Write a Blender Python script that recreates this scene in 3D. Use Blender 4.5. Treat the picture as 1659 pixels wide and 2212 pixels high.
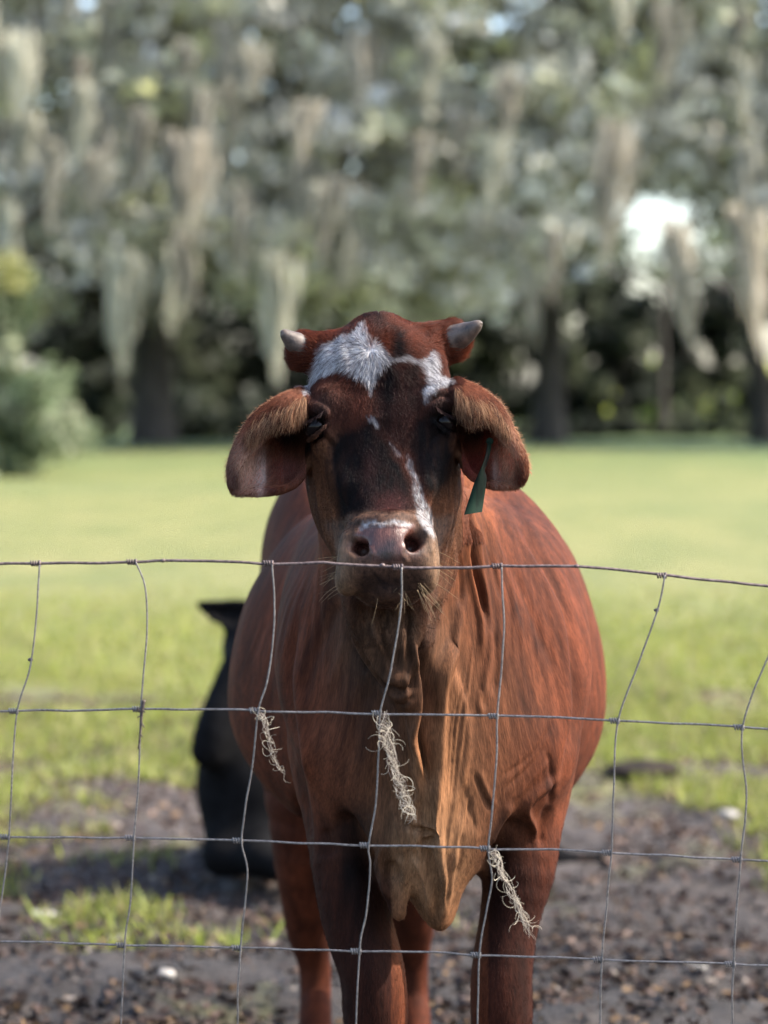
import bpy, math, random
import numpy as np
from mathutils import Vector
from mathutils.bvhtree import BVHTree

for o in list(bpy.data.objects):
    bpy.data.objects.remove(o, do_unlink=True)
SC = bpy.context.scene
COL = SC.collection
R = math.radians
FUR = 1.0

# ------------------------------------------------------------------ camera
# measurements are noted in a 1659 x 2212 frame of the photograph
FPX, CU, CV = 5300.0, 829.5, 1106.0
GZ = -0.18                                    # level of the ground
CAMH, TILT = 1.35, math.atan(256 / 5300.0)
cam_d = bpy.data.cameras.new('camera')
cam = bpy.data.objects.new('camera', cam_d)
COL.objects.link(cam)
cam.location = (0, 0, CAMH)
cam.rotation_euler = (math.pi / 2 - TILT, 0, 0)
cam_d.sensor_fit = 'VERTICAL'
cam_d.sensor_height = 36.0
cam_d.sensor_width = 27.0
cam_d.lens = FPX / 2212.0 * 36.0
cam_d.clip_start, cam_d.clip_end = 0.05, 3000
cam_d.dof.use_dof = True
cam_d.dof.focus_distance = 3.98
cam_d.dof.aperture_fstop = cam_d.lens / 33.0
SC.camera = cam

# ------------------------------------------------------------------ sky, sun, exposure
SUN_DIR = Vector((0.82, 0.0, 0.80)).normalized()      # towards the sun
w = bpy.data.worlds.new("World")
SC.world = w
w.use_nodes = True
nt = w.node_tree
sky = nt.nodes.new('ShaderNodeTexSky')
sky.sky_type = 'NISHITA'
sky.sun_disc = False
sky.sun_elevation = math.asin(SUN_DIR.z)
sky.sun_rotation = math.atan2(SUN_DIR.x, SUN_DIR.y)
sky.dust_density = 2.5
sky.air_density = 1.0
bg = nt.nodes['Background']
nt.links.new(sky.outputs[0], bg.inputs[0])
bg.inputs[1].default_value = 0.15
sun_d = bpy.data.lights.new('sun', 'SUN')
sun_d.energy = 3.3
sun_d.angle = R(0.6)
sun_d.color = (1.0, 0.93, 0.82)
sun = bpy.data.objects.new('sun', sun_d)
COL.objects.link(sun)
sun.rotation_euler = SUN_DIR.to_track_quat('Z', 'Y').to_euler()
SC.view_settings.view_transform = 'Standard'
SC.view_settings.look = 'None'
SC.view_settings.gamma = 1
SC.view_settings.exposure = 1.95
SC.render.engine = 'CYCLES'
SC.cycles.max_bounces = 6
SC.cycles.transparent_max_bounces = 12
SC.cycles.use_denoising = True
SC.cycles.use_adaptive_sampling = True
SC.cycles.adaptive_threshold = 0.02

# ------------------------------------------------------------------ helpers
def P(u, v, y):
    """point of the plane at distance y that the photograph shows at (u, v)"""
    xc, yc = (u - CU) / FPX, -(v - CV) / FPX
    d = np.array([xc, math.cos(TILT) + yc * math.sin(TILT), -math.sin(TILT) + yc * math.cos(TILT)])
    return np.array([0, 0, CAMH]) + d * (y / d[1])

def UV(p):
    """measured position of world points, (n,3) -> u, v"""
    x, y, z = p[:, 0], p[:, 1], p[:, 2] - CAMH
    f = y * math.cos(TILT) - z * math.sin(TILT)
    up = y * math.sin(TILT) + z * math.cos(TILT)
    return CU + FPX * x / f, CV - FPX * up / f

def tag(o, label=None, cat=None, group=None, kind=None):
    if label: o['label'] = label
    if cat: o['category'] = cat
    if group: o['group'] = group
    if kind: o['kind'] = kind
    return o

def empty(name, loc=(0, 0, 0), rz=0):
    o = bpy.data.objects.new(name, None)
    o.empty_display_size = 0.1
    COL.objects.link(o)
    o.location = loc
    o.rotation_euler = (0, 0, rz)
    return o

def mesh_np(name, verts, faces, mat=None, parent=None, smooth=True, mats=None, midx=None):
    """verts (n,3), faces (m,3|4) numpy -> object"""
    me = bpy.data.meshes.new(name)
    verts = np.asarray(verts, dtype=np.float32)
    faces = np.asarray(faces, dtype=np.int32)
    n, k = faces.shape
    me.vertices.add(len(verts))
    me.vertices.foreach_set('co', verts.ravel())
    me.loops.add(n * k)
    me.loops.foreach_set('vertex_index', faces.ravel())
    me.polygons.add(n)
    me.polygons.foreach_set('loop_start', np.arange(0, n * k, k, dtype=np.int32))
    me.polygons.foreach_set('loop_total', np.full(n, k, dtype=np.int32))
    if smooth:
        me.polygons.foreach_set('use_smooth', np.ones(n, dtype=bool))
    for m in (mats or ([mat] if mat else [])):
        me.materials.append(m)
    if midx is not None:
        me.polygons.foreach_set('material_index', np.asarray(midx, dtype=np.int32))
    me.update(calc_edges=True)
    me.validate()
    o = bpy.data.objects.new(name, me)
    COL.objects.link(o)
    if parent is not None:
        o.parent = parent
    return o

def catmull(pts, n=8):
    pts = np.asarray(pts, float)
    if len(pts) < 3:
        t = np.linspace(0, 1, n + 1)[:, None]
        return pts[0] * (1 - t) + pts[1] * t
    q = np.vstack([2 * pts[0] - pts[1], pts, 2 * pts[-1] - pts[-2]])
    out = []
    for i in range(1, len(q) - 2):
        t = np.linspace(0, 1, n, endpoint=False)[:, None]
        a, b, c, d = q[i - 1], q[i], q[i + 1], q[i + 2]
        out.append(0.5 * (2 * b + (c - a) * t + (2 * a - 5 * b + 4 * c - d) * t ** 2 + (3 * b - a - 3 * c + d) * t ** 3))
    out.append(pts[-1:])
    return np.vstack(out)

def tube(pts, rad, sides=6):
    """verts, faces (quads) of a tube along pts; rad scalar or array; ends closed by a collapsed ring"""
    pts = np.asarray(pts, float)
    n = len(pts)
    rad = np.broadcast_to(np.asarray(rad, float), (n,)).copy()
    t = np.gradient(pts, axis=0)
    t /= np.linalg.norm(t, axis=1)[:, None] + 1e-9
    ref = np.array([0.3, 1.0, 0.2])
    a = np.cross(t, ref); a /= np.linalg.norm(a, axis=1)[:, None] + 1e-9
    b = np.cross(t, a)
    pts = np.vstack([pts[:1], pts, pts[-1:]]); a = np.vstack([a[:1], a, a[-1:]]); b = np.vstack([b[:1], b, b[-1:]])
    rad = np.concatenate([[rad[0] * 0.05], rad, [rad[-1] * 0.05]])
    n += 2
    ang = np.linspace(0, 2 * np.pi, sides, endpoint=False)
    V = pts[:, None, :] + rad[:, None, None] * (np.cos(ang)[None, :, None] * a[:, None, :] + np.sin(ang)[None, :, None] * b[:, None, :])
    V = V.reshape(-1, 3)
    i = np.arange(n - 1)[:, None] * sides
    j = np.arange(sides)[None, :]
    j2 = (j + 1) % sides
    F = np.stack([i + j, i + j2, i + sides + j2, i + sides + j], axis=-1).reshape(-1, 4)
    return V, F

class MB:
    """collects pieces of one mesh"""
    def __init__(s): s.v, s.f, s.n = [], [], 0
    def add(s, V, F):
        s.v.append(np.asarray(V, float)); s.f.append(np.asarray(F) + s.n); s.n += len(V)
    def tube(s, pts, rad, sides=6): s.add(*tube(pts, rad, sides))
    def build(s, name, mat, parent=None, smooth=True):
        return mesh_np(name, np.vstack(s.v), np.vstack(s.f), mat, parent, smooth)

# value noise in 3D for the sculpting
_rng = np.random.RandomState(7)
_LAT = _rng.rand(32, 32, 32).astype(np.float32) * 2 - 1
def vnoise(p):
    p = np.asarray(p, np.float32)
    i = np.floor(p).astype(np.int32)
    f = p - i
    f = f * f * (3 - 2 * f)
    i &= 31
    j = (i + 1) & 31
    x0, y0, z0 = i[..., 0], i[..., 1], i[..., 2]
    x1, y1, z1 = j[..., 0], j[..., 1], j[..., 2]
    fx, fy, fz = f[..., 0], f[..., 1], f[..., 2]
    c00 = _LAT[x0, y0, z0] * (1 - fx) + _LAT[x1, y0, z0] * fx
    c10 = _LAT[x0, y1, z0] * (1 - fx) + _LAT[x1, y1, z0] * fx
    c01 = _LAT[x0, y0, z1] * (1 - fx) + _LAT[x1, y0, z1] * fx
    c11 = _LAT[x0, y1, z1] * (1 - fx) + _LAT[x1, y1, z1] * fx
    return (c00 * (1 - fy) + c10 * fy) * (1 - fz) + (c01 * (1 - fy) + c11 * fy) * fz

# ------------------------------------------------------------------ implicit surfaces
class Vol:
    def __init__(s, X, Y, Z):
        s.X, s.Y, s.Z = [np.asarray(a, np.float32) for a in (X, Y, Z)]
        s.V = np.full((len(X), len(Y), len(Z)), 0.2, np.float32)
    def sl(s, lo, hi):
        r = []
        for A, l, h in zip((s.X, s.Y, s.Z), lo, hi):
            a = max(0, np.searchsorted(A, l) - 1); b = min(len(A), np.searchsorted(A, h) + 1)
            if b - a < 1: return None
            r.append(slice(a, b))
        return tuple(r)
    def co(s, sl):
        return s.X[sl[0]][:, None, None], s.Y[sl[1]][None, :, None], s.Z[sl[2]][None, None, :]
    def mix(s, sl, d, k, op):
        A = s.V[sl]
        if op == 'add':
            h = np.maximum(k - np.abs(A - d), 0) / k
            s.V[sl] = np.minimum(A, d) - h * h * k * 0.25
        else:
            d = -d
            h = np.maximum(k - np.abs(A - d), 0) / k
            s.V[sl] = np.maximum(A, d) + h * h * k * 0.25
    def cap(s, p0, p1, r0, r1, k=0.02, sc=(1, 1, 1), op='add'):
        p0, p1 = np.asarray(p0, float), np.asarray(p1, float)
        sc = np.asarray(sc, float)
        m = max(r0, r1) / sc.min() + k + 0.01
        sl = s.sl(np.minimum(p0, p1) - m, np.maximum(p0, p1) + m)
        if sl is None: return
        x, y, z = s.co(sl)
        q = ((x - p0[0]) * sc[0], (y - p0[1]) * sc[1], (z - p0[2]) * sc[2])
        b = (p1 - p0) * sc
        L = (b ** 2).sum() + 1e-12
        t = np.clip((q[0] * b[0] + q[1] * b[1] + q[2] * b[2]) / L, 0, 1)
        d = np.sqrt((q[0] - b[0] * t) ** 2 + (q[1] - b[1] * t) ** 2 + (q[2] - b[2] * t) ** 2) - (r0 + (r1 - r0) * t)
        s.mix(sl, d / sc.max(), k, op)
    def chain(s, pts, rad, k=0.02, sc=(1, 1, 1), op='add', n=0):
        q = np.hstack([np.array([np.asarray(p, float) for p in pts]), np.array(rad, float)[:, None]])
        if n: q = catmull(q, n)
        sc = np.asarray(sc, float)
        m = q[:, 3].max() / sc.min() + k + 0.01
        sl = s.sl(q[:, :3].min(0) - m, q[:, :3].max(0) + m)
        if sl is None: return
        x, y, z = s.co(sl)
        D = None
        for i in range(len(q) - 1):
            p0, b = q[i, :3], (q[i + 1, :3] - q[i, :3]) * sc
            a = ((x - p0[0]) * sc[0], (y - p0[1]) * sc[1], (z - p0[2]) * sc[2])
            t = np.clip((a[0] * b[0] + a[1] * b[1] + a[2] * b[2]) / ((b ** 2).sum() + 1e-12), 0, 1)
            d = np.sqrt((a[0] - b[0] * t) ** 2 + (a[1] - b[1] * t) ** 2 + (a[2] - b[2] * t) ** 2) - (q[i, 3] + (q[i + 1, 3] - q[i, 3]) * t)
            D = d if D is None else np.minimum(D, d)
        s.mix(sl, (D / sc.max()).astype(np.float32), k, op)
    def ell(s, c, r, M=None, k=0.02, op='add'):
        c, r = np.asarray(c, float), np.asarray(r, float)
        m = r.max() + k + 0.01
        sl = s.sl(c - m, c + m)
        if sl is None: return
        x, y, z = s.co(sl)
        M = np.eye(3) if M is None else np.asarray(M, float)
        q = [(x - c[0]) * M[i, 0] + (y - c[1]) * M[i, 1] + (z - c[2]) * M[i, 2] for i in range(3)]
        k0 = np.sqrt((q[0] / r[0]) ** 2 + (q[1] / r[1]) ** 2 + (q[2] / r[2]) ** 2) + 1e-6
        k1 = np.sqrt((q[0] / r[0] ** 2) ** 2 + (q[1] / r[1] ** 2) ** 2 + (q[2] / r[2] ** 2) ** 2) + 1e-6
        s.mix(sl, k0 * (k0 - 1) / k1, k, op)
    def loft(s, O, M, st, k=0.03, op='add', n=8):
        """stations: s, c0, c2, a, b_plus, b_minus, exponent; M rows = lateral, axis, normal"""
        O, M = np.asarray(O, float), np.asarray(M, float)
        st = catmull(np.asarray(st, float), n)
        st = st[np.argsort(st[:, 0])]
        smax = st[:, 3:6].max() + np.abs(st[:, 1:3]).max() + k + 0.02
        e0, e1 = O + M[1] * st[0, 0], O + M[1] * st[-1, 0]
        sl = s.sl(np.minimum(e0, e1) - smax, np.maximum(e0, e1) + smax)
        x, y, z = s.co(sl)
        x, y, z = x - O[0], y - O[1], z - O[2]
        a0, a1, a2 = [x * M[i, 0] + y * M[i, 1] + z * M[i, 2] for i in range(3)]
        a0, a1, a2 = np.broadcast_arrays(a0, a1, a2)
        f = lambda c: np.interp(a1, st[:, 0], st[:, c]).astype(np.float32)
        dx = a0 - f(1); dn = a2 - f(2)
        A = f(3); B = np.where(dn > 0, f(4), f(5)); N = f(6)
        kk = ((np.abs(dx) / A) ** N + (np.abs(dn) / B) ** N + 1e-9) ** (1 / N)
        rr = np.sqrt(dx * dx + dn * dn)
        d = np.where(kk > 0.3, rr * (1 - 1 / np.maximum(kk, 0.3)), -np.minimum(A, B) * 0.7)
        ds = np.abs(a1 - np.clip(a1, st[0, 0], st[-1, 0]))
        d = np.where(ds > 0, np.sqrt(np.maximum(d, 0) ** 2 + ds ** 2), d)
        s.mix(sl, d.astype(np.float32), k, op)
    def sheet(s, G, th, k=0.01, op='add', n=6):
        """shell of half thickness th (array over grid or scalar) round a bicubic sheet through the control grid G (a,b,3)"""
        G = np.asarray(G, float)
        A = np.stack([catmull(G[:, j], n) for j in range(G.shape[1])], 1)
        A = np.stack([catmull(A[i], n) for i in range(A.shape[0])], 0)
        na, nb = A.shape[:2]
        if not np.isscalar(th):
            T = np.asarray(th, float)[:, :, None] * np.ones((1, 1, 3))
            T = np.stack([catmull(T[:, j], n) for j in range(T.shape[1])], 1)
            T = np.stack([catmull(T[i], n) for i in range(T.shape[0])], 0)[..., 0].ravel()
        V = A.reshape(-1, 3)
        i = np.arange(na - 1)[:, None] * nb; j = np.arange(nb - 1)[None, :]
        F = np.stack([i + j, i + j + 1, i + nb + j + 1, i + nb + j], -1).reshape(-1, 4)
        T3 = np.vstack([F[:, [0, 1, 2]], F[:, [0, 2, 3]]])
        bvh = BVHTree.FromPolygons([tuple(v) for v in V], [tuple(int(q) for q in f) for f in T3])
        m = 0.02
        sl = s.sl(V.min(0) - m, V.max(0) + m)
        x, y, z = np.broadcast_arrays(*s.co(sl))
        pts = np.stack([x.ravel(), y.ravel(), z.ravel()], 1)
        d = np.full(len(pts), 0.2, np.float32)
        fn = bvh.find_nearest
        for q in range(len(pts)):
            r = fn(pts[q], 0.03)
            if r[3] is not None:
                t = th if np.isscalar(th) else T[T3[r[2]][0]]
                d[q] = r[3] - t
        s.mix(sl, d.reshape(x.shape), k, op)
        return A
    def extract(s, iters=2):
        V = s.V; S = V < 0
        nx, ny, nz = V.shape
        c = np.zeros((nx - 1, ny - 1, nz - 1), np.int8)
        for a in (0, 1):
            for b in (0, 1):
                for e in (0, 1):
                    c += S[a:nx - 1 + a, b:ny - 1 + b, e:nz - 1 + e]
        act = (c > 0) & (c < 8)
        idx = np.full(act.shape, -1, np.int32)
        I = np.argwhere(act)
        idx[act] = np.arange(len(I))
        acc = np.zeros((len(I), 3)); cnt = np.zeros(len(I))
        corners = [(a, b, e) for a in (0, 1) for b in (0, 1) for e in (0, 1)]
        ax = (s.X, s.Y, s.Z)
        for ca in corners:
            for d in range(3):
                if ca[d]: continue
                cb = list(ca); cb[d] = 1
                A = I + np.array(ca); B = I + np.array(cb)
                va = V[A[:, 0], A[:, 1], A[:, 2]]; vb = V[B[:, 0], B[:, 1], B[:, 2]]
                m = (va < 0) != (vb < 0)
                t = np.where(m, va / (va - vb + 1e-12), 0)
                for q in range(3):
                    pa, pb = ax[q][A[:, q]], ax[q][B[:, q]]
                    acc[:, q] += np.where(m, pa + (pb - pa) * t, 0)
                cnt += m
        P_ = acc / cnt[:, None]
        F = []
        for d in range(3):
            o1, o2 = [(1, 2), (2, 0), (0, 1)][d]
            sa = [slice(None)] * 3; sb = [slice(None)] * 3
            sa[d] = slice(0, -1); sb[d] = slice(1, None)
            m = S[tuple(sa)] != S[tuple(sb)]
            E = np.argwhere(m)
            ok = (E[:, o1] > 0) & (E[:, o2] > 0) & (E[:, o1] < V.shape[o1] - 1) & (E[:, o2] < V.shape[o2] - 1)
            E = E[ok]
            ins = S[E[:, 0], E[:, 1], E[:, 2]]
            q = []
            for (u, v) in ((0, 0), (1, 0), (1, 1), (0, 1)):
                C = E.copy(); C[:, o1] -= u; C[:, o2] -= v
                q.append(idx[C[:, 0], C[:, 1], C[:, 2]])
            q = np.stack(q, 1)
            q[~ins] = q[~ins][:, ::-1]
            F.append(q)
        F = np.vstack(F)
        F = F[(F >= 0).all(1)]
        P_ = smooth_verts(P_, F, iters)
        return P_, F

def adj(F):
    E = np.vstack([F[:, [0, 1]], F[:, [1, 2]], F[:, [2, 3]], F[:, [3, 0]]])
    return np.vstack([E, E[:, ::-1]])

def smooth_verts(P_, F, iters, w=None, lam=0.5):
    E = adj(F)
    n = len(P_)
    cnt = np.bincount(E[:, 0], minlength=n)[:, None] + 1e-9
    for _ in range(iters):
        A = np.stack([np.bincount(E[:, 0], P_[E[:, 1], q], minlength=n) for q in range(3)], 1) / cnt
        d = (A - P_) * lam
        if w is not None: d = d * w[:, None]
        P_ = P_ + d
    return P_

def normals(P_, F):
    a = P_[F[:, 2]] - P_[F[:, 0]]; b = P_[F[:, 3]] - P_[F[:, 1]]
    fn = np.cross(a, b)
    N = np.zeros_like(P_)
    for q in range(3):
        for c in range(4):
            N[:, q] += np.bincount(F[:, c], fn[:, q], minlength=len(P_))
    return N / (np.linalg.norm(N, axis=1)[:, None] + 1e-12)

def axis_steps(segs):
    """[(from, to, step), ...] -> increasing grid"""
    out = []
    for a, b, h in segs:
        out += list(np.linspace(a, b, max(2, int(round((b - a) / h)) + 1))[:-1])
    out.append(segs[-1][1])
    return out

# distance from image points to a polyline, with parameter along it
def poly_dist(u, v, pts):
    pts = np.asarray(pts, float)
    best = np.full(len(u), 1e9); tt = np.zeros(len(u)); side = np.zeros(len(u))
    L = np.concatenate([[0], np.cumsum(np.linalg.norm(np.diff(pts, axis=0), axis=1))])
    for i in range(len(pts) - 1):
        a, b = pts[i], pts[i + 1]
        d = b - a; l2 = (d ** 2).sum()
        t = np.clip(((u - a[0]) * d[0] + (v - a[1]) * d[1]) / l2, 0, 1)
        du, dv = u - a[0] - d[0] * t, v - a[1] - d[1] * t
        ds = np.sqrt(du ** 2 + dv ** 2)
        m = ds < best
        best[m] = ds[m]; tt[m] = ((L[i] + t * math.sqrt(l2)) / L[-1])[m]
        side[m] = np.sign(d[0] * dv - d[1] * du)[m]
    return best, tt, side

def in_poly(u, v, pts):
    pts = np.asarray(pts, float)
    c = np.zeros(len(u), bool)
    n = len(pts)
    for i in range(n):
        x0, y0 = pts[i]; x1, y1 = pts[(i + 1) % n]
        if y0 == y1: continue
        m = ((y0 > v) != (y1 > v)) & (u < (x1 - x0) * (v - y0) / (y1 - y0) + x0)
        c ^= m
    return c

def poly_mask(u, v, pts, soft=6, jit=None):
    """soft 0..1 mask of a polygon (a coat patch), jit wobbles its border"""
    if jit is not None: u, v = u + jit[0], v + jit[1]
    q = np.vstack([pts, pts[:1]])
    d, _, _ = poly_dist(u, v, q)
    s = np.where(in_poly(u, v, pts), d, -d)
    return np.clip(s / soft * 0.5 + 0.5, 0, 1)
# ================================================================== the brown cow
HO = P(818, 676, 4.035)                      # poll, on the midline of the forehead
def rot(axis, a):
    c, s_ = math.cos(a), math.sin(a)
    return {'x': np.array([[1, 0, 0], [0, c, -s_], [0, s_, c]]), 'y': np.array([[c, 0, s_], [0, 1, 0], [-s_, 0, c]]),
            'z': np.array([[c, -s_, 0], [s_, c, 0], [0, 0, 1]])}[axis]
HR = rot('z', R(2.0)) @ rot('y', R(-2.0)) @ rot('x', R(-25))
# rows: lateral, down the face, out of the forehead
HM = np.array([HR @ np.array([1, 0, 0]), HR @ np.array([0, 0, -1.0]), HR @ np.array([0, -1.0, 0])])
def H(x, s_, n):
    return HO + HM[0] * x + HM[1] * s_ + HM[2] * n
def HL(p):
    q = p - HO
    return q @ HM.T

def build_cow():
    X = axis_steps([(-0.37, -0.27, .008), (-0.27, 0.30, .0034), (0.30, 0.50, .007)])
    Y = axis_steps([(3.72, 4.32, .0034), (4.32, 4.6, .007), (4.6, 5.75, .012)])
    Z = axis_steps([(-0.21, 0.28, .009), (0.28, 0.95, .0046), (0.95, 1.50, .0034)])
    V = Vol(X, Y, Z)
    # ---- torso
    st = [  # y, cx, cz, a, up, down, n
        (4.05, .09, .78, .05, .10, .12, 2.0), (4.09, .09, .78, .135, .20, .22, 2.1), (4.17, .088, .79, .205, .27, .27, 2.3),
        (4.28, .088, .80, .232, .33, .29, 2.4), (4.42, .086, .80, .242, .35, .30, 2.4), (4.56, .076, .79, .305, .385, .305, 2.2), (4.74, .066, .775, .366, .405, .310, 2.15),
        (4.95, .066, .775, .347, .385, .31, 2.15), (5.18, .04, .80, .31, .37, .29, 2.3), (5.38, .0, .85, .27, .34, .25, 2.3),
        (5.55, -.04, .90, .20, .25, .22, 2.2), (5.66, -.05, .92, .08, .12, .12, 2)]
    V.loft((0, 0, 0), [[1, 0, 0], [0, 1, 0], [0, 0, 1]], st, k=.02)
    # rump and hump
    V.chain([(.245, 4.55, 1.0), (.24, 4.8, 1.02)], [.085, .085], k=.10)
    V.ell((-.055, 5.3, 1.03), (.20, .26, .20), k=.06)
    V.ell((.07, 5.3, 1.03), (.20, .26, .18), k=.06)
    V.ell((.07, 4.62, 1.15), (.10, .20, .14), k=.08)
    # shoulder blades and points of the shoulders
    for sx, x0 in ((-1, .083), (1, .09)):
        V.chain([(x0 + sx * .150, 4.22, .74), (x0 + sx * .168, 4.31, .88), (x0 + sx * .155, 4.42, 1.0), (x0 + sx * .10, 4.55, 1.10)], [.078, .083, .09, .08], k=.10, n=3)
        V.ell((x0 + sx * .165, 4.42, .62), (.070, .13, .16), k=.06)
    # ---- neck
    V.loft((0, 0, 0), np.array([[1, 0, 0], [0, .72, -.69], [0, .69, .72]]),
           [(2.03, .0, 3.65, .07, .08, .10, 2), (2.10, .005, 3.68, .105, .11, .12, 2.1), (2.20, .025, 3.68, .135, .13, .14, 2.1), (2.32, .06, 3.68, .17, .16, .17, 2.2),
            (2.45, .08, 3.68, .22, .18, .20, 2.2), (2.57, .085, 3.68, .235, .17, .2, 2.2), (2.70, .088, 3.64, .20, .12, .16, 2.1), (2.80, .088, 3.60, .10, .05, .08, 2)], k=.12)
    # throat and dewlap
    V.chain([P(850, 1290, 4.04), P(872, 1400, 4.06), P(890, 1500, 4.09), P(915, 1650, 4.12), P(925, 1800, 4.13)],
            [.070, .055, .048, .055, .06], k=.10, n=3)
    V.chain([P(868, 1400, 3.99), P(880, 1490, 4.005), P(905, 1640, 4.02), P(940, 1780, 4.045), P(950, 1900, 4.07), P(948, 1975, 4.10)],
            [.018, .016, .016, .018, .018, .014], k=.06, n=3)
    V.chain([P(905, 1800, 4.13), P(922, 1880, 4.13), P(950, 1980, 4.12)], [.072, .046, .014], k=.05, sc=(1, .8, 1), n=3)
    V.chain([P(960, 1790, 4.12), P(962, 1850, 4.13), P(955, 1940, 4.13)], [.055, .040, .016], k=.05)
    V.chain([P(828, 1810, 4.10), P(826, 1880, 4.085), P(846, 1930, 4.085), P(862, 1975, 4.09)], [.022, .016, .015, .012], k=.020, n=3)
    V.chain([P(868, 1850, 4.09), P(872, 1905, 4.075), P(862, 1965, 4.085)], [.016, .013, .010], k=.014, n=3)
    # ---- front legs (viewer's right, viewer's left), down to the hooves
    G0 = GZ
    rl = [(P(1135, 1620, 4.33), .090), (P(1128, 1760, 4.28), .076), (P(1120, 1880, 4.24), .064), (P(1102, 1990, 4.22), .051),
          (P(1086, 2100, 4.20), .052), (P(1083, 2200, 4.20), .054)]
    x = rl[-1][0][0]
    rl += [(np.array([x, 4.205, .22]), .045), (np.array([x, 4.215, .08]), .036), (np.array([x, 4.22, G0 + .16]), .035), (np.array([x, 4.20, G0 + .11]), .042), (np.array([x, 4.17, G0 + .06]), .045), (np.array([x, 4.15, G0 + .04]), .048)]
    V.chain([a for a, _ in rl], [b for _, b in rl], k=.035, sc=(1, .85, 1), n=3)
    ll = [(P(738, 1620, 4.33), .092), (P(742, 1760, 4.27), .080), (P(752, 1890, 4.23), .065), (P(772, 2000, 4.21), .060),
          (P(803, 2100, 4.19), .057), (P(812, 2200, 4.19), .056)]
    x = ll[-1][0][0]
    ll += [(np.array([x, 4.195, .22]), .045), (np.array([x, 4.205, .08]), .036), (np.array([x, 4.21, G0 + .16]), .035), (np.array([x, 4.19, G0 + .11]), .042), (np.array([x, 4.16, G0 + .06]), .045), (np.array([x, 4.14, G0 + .04]), .048)]
    V.chain([a for a, _ in ll], [b for _, b in ll], k=.035, sc=(1, .85, 1), n=3)
    V.chain([(-.05, 5.62, 1.05), (-.05, 5.70, .9), (-.05, 5.71, .5), (-.05, 5.70, .3)], [.03, .022, .016, .03], k=.03, n=3)   # tail
    # ---- hind legs
    for us, ys in (((640, 655, 668, 680), 5.35), ((840, 872, 888, 895), 5.32)):
        hl = [(P(us[0] + 55, 1600, ys), .14), (P(us[0] + 30, 1780, ys - .02), .092), (P(us[1] + 5, 1900, ys + .02), .066), (P(us[2], 2020, ys + .10), .047),
              (P(us[3], 2090, ys + .13), .034), (P(us[3] + 2, 2200, ys + .12), .033)]
        x = hl[-1][0][0]
        hl += [(np.array([x, ys + .11, G0 + .16]), .033), (np.array([x, ys + .08, G0 + .10]), .04), (np.array([x, ys + .05, G0 + .045]), .05)]
        V.chain([a for a, _ in hl], [b for _, b in hl], k=.05, n=3)
    # ---- head: skull, face, muzzle
    hs = [  # s, cx, cn, a, front, back, n
        (.004, 0, -.075, .030, .035, .05, 2), (.022, 0, -.075, .052, .050, .06, 2.1), (.045, 0, -.08, .082, .076, .08, 2.3), (.08, 0, -.085, .108, .094, .09, 2.5),
        (.125, 0, -.09, .117, .096, .10, 2.6), (.172, 0, -.095, .114, .094, .10, 2.7), (.21, 0, -.10, .103, .086, .10, 2.7),
        (.25, 0, -.10, .088, .079, .09, 2.6), (.29, -.001, -.095, .078, .073, .08, 2.6), (.33, 0.0, -.085, .070, .068, .07, 2.6),
        (.365, 0.0, -.075, .070, .070, .065, 2.5), (.40, -.001, -.07, .072, .080, .06, 2.5), (.43, -.002, -.068, .072, .080, .055, 2.4),
        (.452, -.003, -.07, .064, .066, .05, 2.3), (.468, -.003, -.075, .045, .045, .035, 2.2)]
    V.loft(HO, HM, hs, k=.02)
    # poll
    V.ell(H(0, .018, -.06), (.044, .05, .035), k=.06)
    V.ell(H(0, .072, -.045), (.060, .045, .042), HM, k=.05)
    # horn bases
    for sx in (-1, 1):
        hs_ = .022 if sx < 0 else .012
        V.chain([H(sx * .045, .070, -.085), H(sx * .078, hs_ + .016, -.085), H(sx * .119, hs_ + .002, -.085)], [.052, .044, .033], k=.035)
        # brow and orbit
        V.ell(H(sx * .088, .148, -.035), (.030, .032, .036), HM, k=.03)
        V.ell(H(sx * .096, .184, -.055), (.026, .034, .034), HM, k=.025)
        # cheek and jaw
        V.ell(H(sx * .070, .240, -.14), (.042, .085, .065), HM, k=.05)
        V.chain([H(sx * .076, .21, -.17), H(sx * .066, .30, -.15), H(sx * .050, .39, -.125)], [.045, .036, .028], k=.04)
        # face crest below the eye
        V.chain([H(sx * .082, .220, -.062), H(sx * .066, .285, -.05)], [.016, .012], k=.03)
        # muzzle sides, lips hanging at the corners
        V.ell(H(sx * .050 - .001, .392, -.038), (.026, .034, .034), HM, k=.02)
        V.ell(H(sx * .055 - .005, .432, -.042), (.026, .032, .038), HM, k=.02)
        V.ell(H(sx * .064 - .008, .454, -.048), (.016, .019, .026), HM, k=.016)
    # nose pad
    V.ell(H(.000, .362, -.010), (.050, .014, .018), HM, k=.014)
    V.ell(H(.000, .392, .000), (.030, .034, .017), HM, k=.016)
    # lower jaw and chin
    V.ell(H(.000, .440, -.085), (.045, .040, .045), HM, k=.03)
    V.ell(H(-.004, .470, -.055), (.026, .014, .022), HM, k=.010)
    # throat folds
    V.chain([P(770, 1300, 3.99), P(792, 1390, 4.0), P(840, 1470, 4.0), P(872, 1500, 4.0)], [.025, .022, .017, .013], k=.022, n=3)
    V.chain([P(902, 1290, 3.99), P(900, 1380, 4.0), P(893, 1450, 4.01), P(882, 1500, 4.0)], [.026, .020, .014, .012], k=.022, n=3)
    V.chain([P(815, 1370, 3.975), P(842, 1430, 3.98), P(868, 1480, 3.985), P(875, 1515, 3.99)], [.016, .014, .015, .014], k=.014, n=3)
    V.chain([P(872, 1370, 3.975), P(868, 1430, 3.98), P(872, 1480, 3.985)], [.012, .012, .012], k=.010, n=3)
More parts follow.
